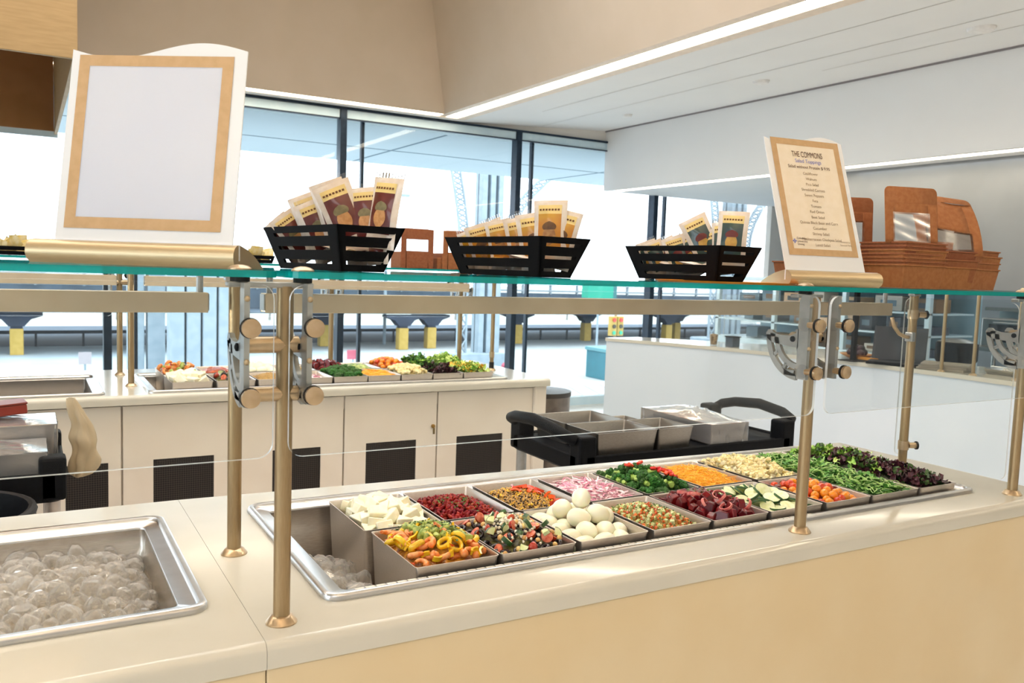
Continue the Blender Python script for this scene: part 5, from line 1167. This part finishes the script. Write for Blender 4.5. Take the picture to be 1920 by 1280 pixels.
for x, y in darts(PANS['m6'][0]+.018, PANS['m6'][1]-.018, PANS['m6'][2]+.018, PANS['m6'][3]-.018, 34, .025): tk[random.choice(('orange','orange','red'))].put((x, y, h(x, y)+.010), R3(), 1.1, 'cherry tomato on the back counter', 'cherry tomatoes on the back counter')
h = bed('m5', 'cucumber_ends', 'cucumber pieces on the back counter', 'cucumber', MATS['cucumber_bed'])
h = bed('n7', 'leaf_bed', 'dark leaf bed on the back counter', 'salad leaves', MATS['leaf_bed']); leafheap('n7', 'mixed_leaves', 'dark mixed leaves on the back counter', [MES[1], MES[2], MES[4], MES[2]], 150, .045, .012, h, 23, lift=.02, ruffle=.7)
h = bed('m7', 'leaf_bed', 'green leaf bed on the back counter', 'salad leaves', MATS['arugula_bed'], b=.03); leafheap('m7', 'green_leaves', 'green leaves on the back counter', [ARU[1], MES[1], MES[0]], 140, .045, .012, h, 24, lift=.02, ruffle=.7)
h = bed('n8', 'lettuce_bed', 'lettuce bed at the right end of the back counter', 'lettuce', MATS['lettuce_green']); leafheap('n8', 'lettuce_leaves', 'yellow green chopped lettuce at the right end of the back counter', [MES[0], MES[3], MES[3], CAR[1]], 130, .045, .013, h, 25, lift=.025, ruffle=.6)
h = bed('m8', 'lettuce_bed', 'lettuce bed behind the right end pan', 'lettuce', MATS['lettuce_lime'], b=.03); leafheap('m8', 'lettuce_leaves', 'pale yellow lettuce in the far right pan of the back counter', [MES[3], MES[3], MES[0]], 130, .045, .013, h, 26, lift=.025, ruffle=.6)
# small far baskets with packets, kraft boxes on the far shelf
YPK = proto('sugar_packet', mat('yellow_packet', '#d9c06a', '#e8dcb4', 30, rough=.5), MB().grid(lambda u, v: (.03*(2*u-1), .004*math.sin(PI*u)*math.sin(PI*v), .05*v), 4, 4).grid(lambda u, v: (.03*(2*u-1), -.004*math.sin(PI*u)*math.sin(PI*v), .05*v), 4, 4), 'yellow packet', 'packet')
for bx, lab, grp, n_ in ((-.47, 'small far black basket of yellow packets left of the blank sign', 'yellow packets in the far left basket', 12), (.545, 'small far black basket of yellow packets beside the first large basket', 'yellow packets in the far right basket', 12)):
    basket(lab, (bx, 2.64), 0, W=.18 if bx < 0 else .115, D=.16, H=.035, ins=.012, slots=1)
    random.seed(int(bx*100)+900)
    for k in range(n_): YPK.put((bx+random.uniform(.02, .16 if bx < 0 else .095), 2.66+random.uniform(.0, .12), SH+random.uniform(.012, .03)), (random.uniform(-.6,.6), random.uniform(-.7,.7), random.uniform(-.8,.8)), random.uniform(.85,1.1), 'yellow packet in the small far basket ' + ('left of the blank sign' if bx < 0 else 'right of the blank sign'), grp)
def farbox(x, lab, w=.185):
    o = tag(empty('kraft_box', (x, 2.85, SH)), lab, 'takeout box')
    MB().box((0,0,0), (w,.14,.085)).build('tray', KR, o, smooth=0, bevel=.003)
    m = MB(); z0, z1 = .085, .205
    m.box((0,-.004,0), (.03,0,z1)).box((w-.03,-.004,0), (w,0,z1)).box((.03,-.004,.15), (w-.03,0,z1)).box((.03,-.004,0), (w-.03,0,.09)); m.build('raised_lid', KR, o, smooth=0, bevel=.002)
    MB().box((.028,-.003,.088), (w-.028,-.002,.152)).build('window_film', FILM, o, smooth=0)
farbox(1.36, 'brown box with a window standing on the far shelf right of the first basket'); farbox(1.60, 'brown box on the far shelf partly hidden by the middle basket', .15)
tag(MB().box((1.575, 2.86, SH), (1.60, 2.96, SH+.06)).build('small_carton', KR, None, smooth=0, bevel=.003), 'small brown carton between the two far kraft boxes', 'box')
kb = tag(empty('waste_bin', (2.12, 2.62, 0)), 'dark steel waste bin at the end of the back counter', 'bin')
MB().lathe([(.14,0),(.15,.78),(.146,.78),(.14,.4)], 24, cap=False).build('body', mat('dark_steel_bin', '#6b625c', '#8a8078', 12, rough=.3, metal=.7), kb); MB().lathe([(.155,.775),(.155,.80),(.05,.805)], 24).build('lid', mat('bin_lid', '#4a4644', rough=.4, metal=.6), kb)

# ------------------------------------------------------------------ utility carts
def cart(lab, x0, x1, y0, y1, deck, name='utility_cart', handles=(True, True), legm=None, lip=.028):
    o = tag(empty(name, (x0, y0, 0)), lab, 'cart'); W, D = x1-x0, y1-y0
    def rr(k, z, r=.03): return rrect(k, W-k, k, D-k, r, z, 4)
    MB().loft([rr(.012, deck-.055), rr(0, deck-.045), rr(0, deck+lip), rr(.006, deck+lip+.004), rr(.016, deck+lip), rr(.018, deck), ], 0, True, True).build('top_tray', BLACK, o, smooth=40)
    MB().loft([rr(.012, .22), rr(0, .23), rr(0, .29), rr(.006, .294), rr(.016, .29), rr(.018, .25)], 0, True, True).build('lower_tray', BLACK, o, smooth=40)
    for cx_, cy_ in ((.035,.035),(W-.035,.035),(.035,D-.035),(W-.035,D-.035)):
        MB().tube([(cx_, cy_, .12), (cx_, cy_, deck-.05)], .02, 14).build('upright', legm or ALUG, o)
        MB().box((cx_-.035, cy_-.035, deck-.05), (cx_+.035, cy_+.035, deck+.075)).build('corner_block', BLACK, o, smooth=0, bevel=.01)
        c_ = MB(); c_.lathe([(.0, -.015), (.05, -.015), (.05, .015), (0, .015)], 20, M=Matrix.Translation((cx_, cy_, .05)) @ Matrix.Rotation(PI/2, 4, 'X')); c_.build('caster', BLACKR, o)
    for on, sx, xx in ((handles[0], -1, .0), (handles[1], 1, W)):
        if not on: continue
        pts = [(xx, .035, deck+.06), (xx+sx*.022, .045, deck+.07), (xx+sx*.038, D*.22, deck+.088), (xx+sx*.045, D*.5, deck+.102), (xx+sx*.038, D*.78, deck+.09), (xx+sx*.022, D-.045, deck+.074), (xx, D-.035, deck+.06)]
        MB().tube(pts, [.02,.021,.021,.022,.021,.021,.02], 12).build('handle', BLACK, o, smooth=60)
    return o
DK_ = T-.08
cart('black utility cart between the counters carrying empty steel pans', 1.285, 2.32, 1.045, 1.525, DK_, lip=.004)
def boxpan(x0, x1, y0, y1, h, lab, z): 
    o = pan_mesh(x1-x0, y1-y0, h).build('food_pan', mat('dark_reflection_pan', '#98938e', '#a5a09b', 90, rough=.34, metal=.95, stretch=(1, 10, 10)), None, ((x0+x1)/2, (y0+y1)/2, z+h+.0005), smooth=40); return tag(o, lab, 'food pan', 'steel pans on the cart')  # dark reflections inside the cart pans are put into the steel colour
boxpan(1.375, 1.638, 1.072, 1.268, .078, 'empty steel pan at the front left of the black cart', DK_)
boxpan(1.644, 1.806, 1.072, 1.262, .078, 'smaller empty steel pan beside the front left one on the cart', DK_)
boxpan(1.375, 1.638, 1.278, 1.49, .078, 'empty steel pan at the back left of the black cart', DK_)
boxpan(1.65, 1.80, 1.28, 1.48, .05, 'low empty steel pan half hidden at the back of the black cart', DK_)
WRAP = thin_glass('cling_wrap', (.93,.93,.94,1), 5, .14, .16)
def wrapped(x0, x1, y0, y1, z, h, lab, fill_m, seed, nm='wrapped_pan', hump=.02):
    o = tag(empty(nm, ((x0+x1)/2, (y0+y1)/2, z)), lab, 'wrapped pan'); w, d = x1-x0, y1-y0
    pan_mesh(w-.006, d-.006, h).build('pan', STEELD, o, (0, 0, h+.0005), smooth=40)
    f_ = MB().grid(lambda u, v: (-w/2+.01+(w-.02)*u, -d/2+.01+(d-.02)*v, h-.006+hump*math.sin(PI*u)*math.sin(PI*v)+.012*noise.noise(Vector((u*9, v*13, seed)))), 24, 30).build('food', fill_m, o, smooth=30); f_['kind'] = 'stuff'
    def wv(u, v, k): return (.006*noise.noise(Vector((u*8, v*8, seed+k))))
    m = MB(); m.grid(lambda u, v: (-w/2-.003+(w+.006)*u, -d/2-.003+(d+.006)*v, h+.004+(hump+.008)*math.sin(PI*u)*math.sin(PI*v)+.012*abs(noise.noise(Vector((u*10, v*16, seed+2)))*math.sin(PI*u)*math.sin(PI*v))), 26, 30)
    for s in (-1, 1):
        m.grid(lambda u, v: (-w/2-.003+(w+.006)*u, s*(d/2+.004+abs(wv(u, v*3, 3))), h+.004-(h-.004)*v), 24, 6); m.grid(lambda u, v: (s*(w/2+.004+abs(wv(u, v*3, 4))), -d/2-.003+(d+.006)*u, h+.004-(h-.004)*v), 24, 6)
    m.build('cling_wrap', WRAP, o, smooth=40); return o
FPASTA = mat('pasta_mix', '#e8dcc4', '#c98a6a', 30, rough=.5, bump=.8, bscale=60); 
wrapped(1.885, 2.07, 1.06, 1.47, DK_, .078, 'steel pan of food sealed in cling wrap on the black cart', FPASTA, 3)
# left cart with wrapped pans, hanging bag, bin beneath
DL = T-.095
cart('black utility cart at the left edge loaded with wrapped pans', -1.25, -.235, 1.40, 1.86, DL, handles=(True, False), legm=mat('pale_leg_tube', '#cfc6bf', rough=.35, metal=.3))
wrapped(-.80, -.285, 1.43, 1.63, DL, .085, 'front wrapped pan of dark berries on the left cart', mat('dark_berries', '#17131c', '#e8ddd0', 26, rough=.35, bump=.8, bscale=60), 5, hump=.012)
wrapped(-.80, -.255, 1.645, 1.845, DL, .125, 'taller wrapped pan behind the berry pan on the left cart', mat('pale_food', '#e8d3b4', '#d8b98e', 30, rough=.5), 6, hump=.01)
rb = tag(empty('red_container', (-.42, 1.62, T+.128)), 'dark red box lying on the wrapped pans at the left edge', 'box'); MB().box((-.2,-.05,0), (.045,.04,.03)).build('box_body', mat('dark_red_plastic', '#8c2f22', rough=.4), rb, smooth=0, bevel=.004); MB().box((-.202,-.052,.03), (.047,.042,.036)).build('lid', mat('dark_red_lid', '#742519', rough=.4), rb, smooth=0, bevel=.002)
rb.location = (-.38, 1.74, DL+.152); rb.rotation_euler = (0, RD(-4), RD(8))
bag = MB()
def bf(u, v):
    a = 2*PI*u; z = .0-.25*v; r = .013+.030*v**.7*(1 if v < .85 else math.sqrt(max(0, 1-((v-.85)/.15)**2))); r *= 1+.22*math.sin(a*4+v*3)+.5*noise.noise(Vector((math.cos(a)*1.5, math.sin(a)*1.5, v*5)))
    return (r*math.cos(a)*.9 + .035*math.sin(v*2.6), r*math.sin(a)*.8, z)
bag.grid(bf, 40, 30)
tag(bag.build('plastic_bag', acrylic('beige_plastic_film', '#d8c9ad', .45), None, (-.212, 1.66, T+.108), smooth=60), 'crumpled beige plastic bag hanging from the end of the left cart', 'bag')
bn = tag(empty('waste_bin', (-.535, 1.2, 0)), 'round black bin in the aisle at the lower left edge', 'bin')
MB().lathe([(.17,0),(.205,.76),(.222,.77),(.222,.80),(.205,.805),(.195,.78),(.165,.02)], 36, cap=True).build('body', BLACK, bn); MB().torus(.214, .012, 36, 8, (0,0,.797)).build('rim', BLACKR, bn)

# ------------------------------------------------------------------ white counter and kitchen on the right
WC = tag(empty('serving_counter', (0, 0, 0)), 'tall plain white counter standing across the right background', 'counter')
fr_ = [(3.95, 4.54), (4.22, 4.05), (4.46, 3.5), (4.56, 2.95), (4.66, 2.4), (4.70, 1.87), (4.69, 1.4), (4.64, .4), (4.6, -.6)]; bk_ = [(5.3, -.6), (5.35, 1.4), (5.35, 2.6), (5.2, 3.6), (4.3, 4.56)]
WHT = mat('gloss_white_panel', '#d3dde8', '#d8e1eb', 2, rough=.3)
MB().prism(fr_+bk_, 0, T-.03, 'z').build('front_panel', WHT, WC, smooth=25)
def offs(p, k): return [(x+k[0], y+k[1]) for x, y in p]
MB().prism(offs(fr_, (-.012, 0))+bk_, T-.028, T, 'z').build('countertop', STONE, WC, smooth=25)
for i, (x, y) in enumerate(((4.70, 1.99), (4.73, 1.80), (4.76, 1.555))):
    guard_post('guard_post', x, y, ('left', 'middle', 'right')[i] + ' of three slim posts on the white counter at the far right', (), (-.02, .02), r=.011, h=.50)
def wp(name, lab, x, y0, y1, z0, z1, m=GLASS): return pane(name, lab, y0, y1, z0, z1, x, axis='y', m=m)
wp('guard_glass', 'tall guard glass on the white counter beside its slim posts', 4.79, .6, 2.05, T+.02, T+.50)
wp('guard_glass', 'long guard glass along the far end of the white counter', 4.86, 2.2, 4.1, T+.02, T+.40)
lt = tag(empty('laptop', (4.76, 2.36, T), (0, 0, RD(-62))), 'open black laptop on the white counter', 'laptop')
MB().box((-.17,-.12,.002), (.17,.11,.02)).build('base', BLACK, lt, smooth=0, bevel=.004); MB().box((-.165,-.095,.020), (.165,.06,.022)).build('keyboard', mat('dark_keys', '#23252b', '#303238', 120, rough=.5), lt, smooth=0)
MB().box((-.17,0,0), (.17,.012,.24)).build('screen_lid', mat('laptop_shell', '#1a2029', rough=.4), lt, (0,.11,.018), (RD(-16),0,0), smooth=0, bevel=.004)
for k in range(3): 
    b_ = MB().box((-.14,-.10,0), (.14,.10,.014)).build('menu_folder', mat('folder_cover', '#b9ae9c' if k % 2 else '#8f887c', rough=.6), None, (4.83+.004*k, 2.06-.006*k, T+.0005+.0146*k), (0,0,RD(-70+4*k)), smooth=0, bevel=.002)
    tag(b_, ('bottom', 'middle', 'top')[k] + ' folder of the flat pile beside the laptop', 'folder')
cp_ = tag(empty('glass_jar', (4.47, 3.80, T)), 'small clear jar of granola on the white counter', 'jar'); MB().lathe([(.028,.001),(.04,.11),(.038,.11),(.026,.004)], 20, cap=True).build('jar_wall', GLASS, cp_); MB().lathe([(.025,.004),(.034,.085),(.01,.092)], 16).build('granola', mat('granola', '#b39a78', '#6a5238', 60, rough=.7), cp_)
ck = tag(empty('counter_display', (4.54, 3.66, T)), 'small dark glass cube beside the granola jar', 'display'); MB().box((-.04,-.04,0), (.04,.04,.075)).build('cube_body', mat('dark_cube', '#3a4652', '#4a5866', 12, rough=.15), ck, smooth=0, bevel=.004); MB().box((-.045,-.045,.075), (.045,.045,.083)).build('cube_lid', BLACK, ck, smooth=0)
bw = tag(empty('fruit_bowl', (4.83, 2.72, T)), 'shallow tan bowl of dark fruit on the white counter', 'bowl'); MB().lathe([(.05,0),(.12,.035),(.115,.035),(.045,.006)], 24, cap=True).build('bowl_wall', mat('tan_bowl', '#c08a55', rough=.5), bw)
random.seed(12)
DF = proto('dark_fruit', mat('dark_fruit', '#231a20', '#4a3038', 20, rough=.25, vary=.3), MB().ball((0,0,0), .028, 12, 8), 'dark fruit', 'fruit')
for k in range(9): a = k*2.4; DF.put((4.83+.06*math.cos(a)*(k/9)**.5, 2.72+.06*math.sin(a)*(k/9)**.5, T+.045+(.03 if k < 4 else .0)), R3(), 1, 'dark round fruit in the bowl on the white counter', 'dark fruit in the bowl')
ob = tag(empty('orange_tray', (4.86, 2.58, T)), 'small orange tray behind the knobbed post on the white counter', 'tray'); MB().box((-.1,-.08,0), (.1,.08,.012)).build('tray_base', mat('orange_plastic', '#e39a2c', rough=.4), ob, smooth=0, bevel=.003); MB().box((-.1,-.08,.012), (-.09,.08,.025)).build('tray_lip', mat('orange_plastic', '#e39a2c'), ob, smooth=0)
# display case behind the white counter
dc = tag(empty('display_case', (5.9, 2.9, 0)), 'pale framed glass display case behind the white counter', 'display case')
WFR = mat('pale_case_frame', '#cfe3e8', '#d8e9ee', 6, rough=.35, metal=.2)
MB().box((0,0,0), (.7,2.4,.85)).build('plinth', WFR, dc, smooth=0, bevel=.005)
for y in (0, .8, 1.6, 2.36): MB().box((0,y,.85), (.04,y+.04,1.42)).build('upright', WFR, dc, smooth=0)
for z in (1.02, 1.2, 1.38):
    MB().box((0,0,z), (.6,2.4,z+.014)).build('shelf', WFR, dc, smooth=0)
MB().box((0,0,1.42), (.7,2.4,1.46)).build('case_top', WFR, dc, smooth=0)
MB().box((.66,0,.85), (.7,2.4,1.42)).build('back_panel', mat('case_back', '#8fb0bb', '#a9c5cd', 3, rough=.4), dc, smooth=0)
random.seed(15)
BOXM = [mat('box_dark', '#4a525c', rough=.5), mat('box_pale', '#dfd8cc', rough=.5), mat('box_brown', '#8a6c50', rough=.5), mat('box_cool', '#7f97a5', rough=.5), mat('box_peach', '#f0c9a0', rough=.5)]
k = 0
for z in (.852, 1.035, 1.215):
    y = 2.95
    while y < 5.1:
        w_ = random.uniform(.1, .28); h_ = random.uniform(.06, .13)
        o = tag(empty('food_carton', (6.05, y, z)), 'carton displayed inside the pale glass case', 'carton', 'cartons in the glass case')
        MB().box((0,0,0), (.2,w_,h_)).build('carton_body', random.choice(BOXM), o, smooth=0, bevel=.003); MB().box((-.001,w_*.2,h_*.3), (.0,w_*.8,h_*.7)).build('carton_label', random.choice(BOXM), o, smooth=0)
        y += w_+random.uniform(.03, .25)
# stainless kitchen line along the right wall
kl = tag(empty('steel_worktable', (7.2, -1.0, 0)), 'long stainless work table along the right hand wall', 'worktable')
MB().box((0,0,.86), (.75,4.6,.9)).build('table_top', STEEL, kl, smooth=0, bevel=.004); MB().box((.05,.05,.3), (.7,4.55,.33)).build('under_shelf', STEEL, kl, smooth=0)
for x in (.06,.66):
    for y in (.1, 2.3, 4.5): MB().tube([(x,y,0),(x,y,.86)], .022, 12).build('leg', STEEL, kl)
MB().box((.45,.1,1.22), (.75,4.5,1.25)).build('over_shelf', STEEL, kl, smooth=0); MB().box((.70,.1,.9), (.74,4.5,1.22)).build('splash_back', mat('pale_tile', '#b9d3d6', '#c6dcdf', 10, rough=.25), kl, smooth=0)
random.seed(19)
def appliance(nm, lab, cat, y, w_, h_, m_, z=.9, d=.35, x=7.28):
    o = tag(empty(nm, (x, y, z)), lab, cat); MB().box((0,0,0), (d,w_,h_)).build('body', m_, o, smooth=0, bevel=.01); MB().box((-.006,w_*.12,h_*.2), (0,w_*.88,h_*.8)).build('front_panel', mat('dark_front', '#1e242b', '#2b333b', 8, rough=.2), o, smooth=0)
    MB().tube([(-.02,w_*.2,h_*.86),(-.02,w_*.8,h_*.86)], .008, 8).build('handle', CHROME, o); return o
appliance('microwave', 'dark fronted microwave on the steel work table', 'microwave', 1.9, .5, .28, STEEL)
appliance('toaster_oven', 'small oven at the right end of the steel work table', 'oven', 1.2, .42, .24, ALUG)
appliance('steam_cabinet', 'steel cabinet at the left end of the work table', 'cabinet', 2.7, .6, .26, STEEL)
for i, y in enumerate((.2, .8, 1.4, 2.0, 2.6, 3.1)):
    o = tag(empty('stock_pot', (7.8, y, 1.25)), 'steel pot on the over shelf of the work table', 'pot', 'steel pots on the over shelf'); h_ = .16+.04*(i % 3)
    MB().lathe([(.10,0),(.10,h_),(.097,h_),(.095,.01)], 20, cap=True).build('pot_wall', STEEL, o); MB().lathe([(.102,h_),(.06,h_+.02),(.012,h_+.024)], 20).build('lid', CHROME, o)
    MB().tube([(-.02,0,h_+.022),(-.02,0,h_+.045),(.02,0,h_+.045),(.02,0,h_+.022)], .005, 6).build('lid_handle', BLACK, o)
for i, y in enumerate((1.55, 1.95, 2.35)):
    o = tag(empty('steel_duct', (7.95, y, 1.25)), ('left', 'middle', 'right')[2-i] + ' of the vertical steel pipes behind the glass at far right', 'pipe'); MB().lathe([(.05,0.24),(.05,.62)], 16).build('pipe', STEEL, o); MB().lathe([(.062,.4),(.062,.44)], 16).build('clamp_ring', CHROME, o)
for i, y in enumerate((1.0, 1.25, 1.5, 1.75)):
    o = tag(empty('steel_tray', (5.05, y, T+.0005)), 'shallow steel tray on the white counter behind the slim posts', 'tray', 'steel trays on the white counter'); MB().loft([rrect(-.1,.1,-.1,.1,.01,0,3), rrect(-.115,.115,-.115,.115,.012,.03,3), rrect(-.11,.11,-.11,.11,.01,.03,3), rrect(-.096,.096,-.096,.096,.01,.003,3)], 0, True, True).build('tray_body', STEEL, o); MB().tube([(-.1,-.06,.03),(-.13,-.05,.05),(-.13,.05,.05),(-.1,.06,.03)], .004, 6).build('handle', CHROME, o)
mb_ = tag(empty('soup_kettle', (5.1, 2.15, T)), 'black soup kettle behind the glass on the white counter', 'kettle'); MB().lathe([(.10,0),(.13,.05),(.13,.16),(.11,.17)], 24).build('kettle_body', BLACK, mb_); MB().lathe([(.12,.17),(.06,.19),(.015,.195)], 24).build('lid', STEEL, mb_)

ds = tag(empty('display_stand', (4.66, 2.62, T)), 'black pole stand with a flat base beside the laptop', 'stand')
MB().box((-.08,-.07,0), (.10,.07,.006)).build('base_plate', BLACK, ds, smooth=0, bevel=.002); MB().box((-.018,-.012,.006), (.018,.012,.62)).build('pole', BLACK, ds, smooth=0)
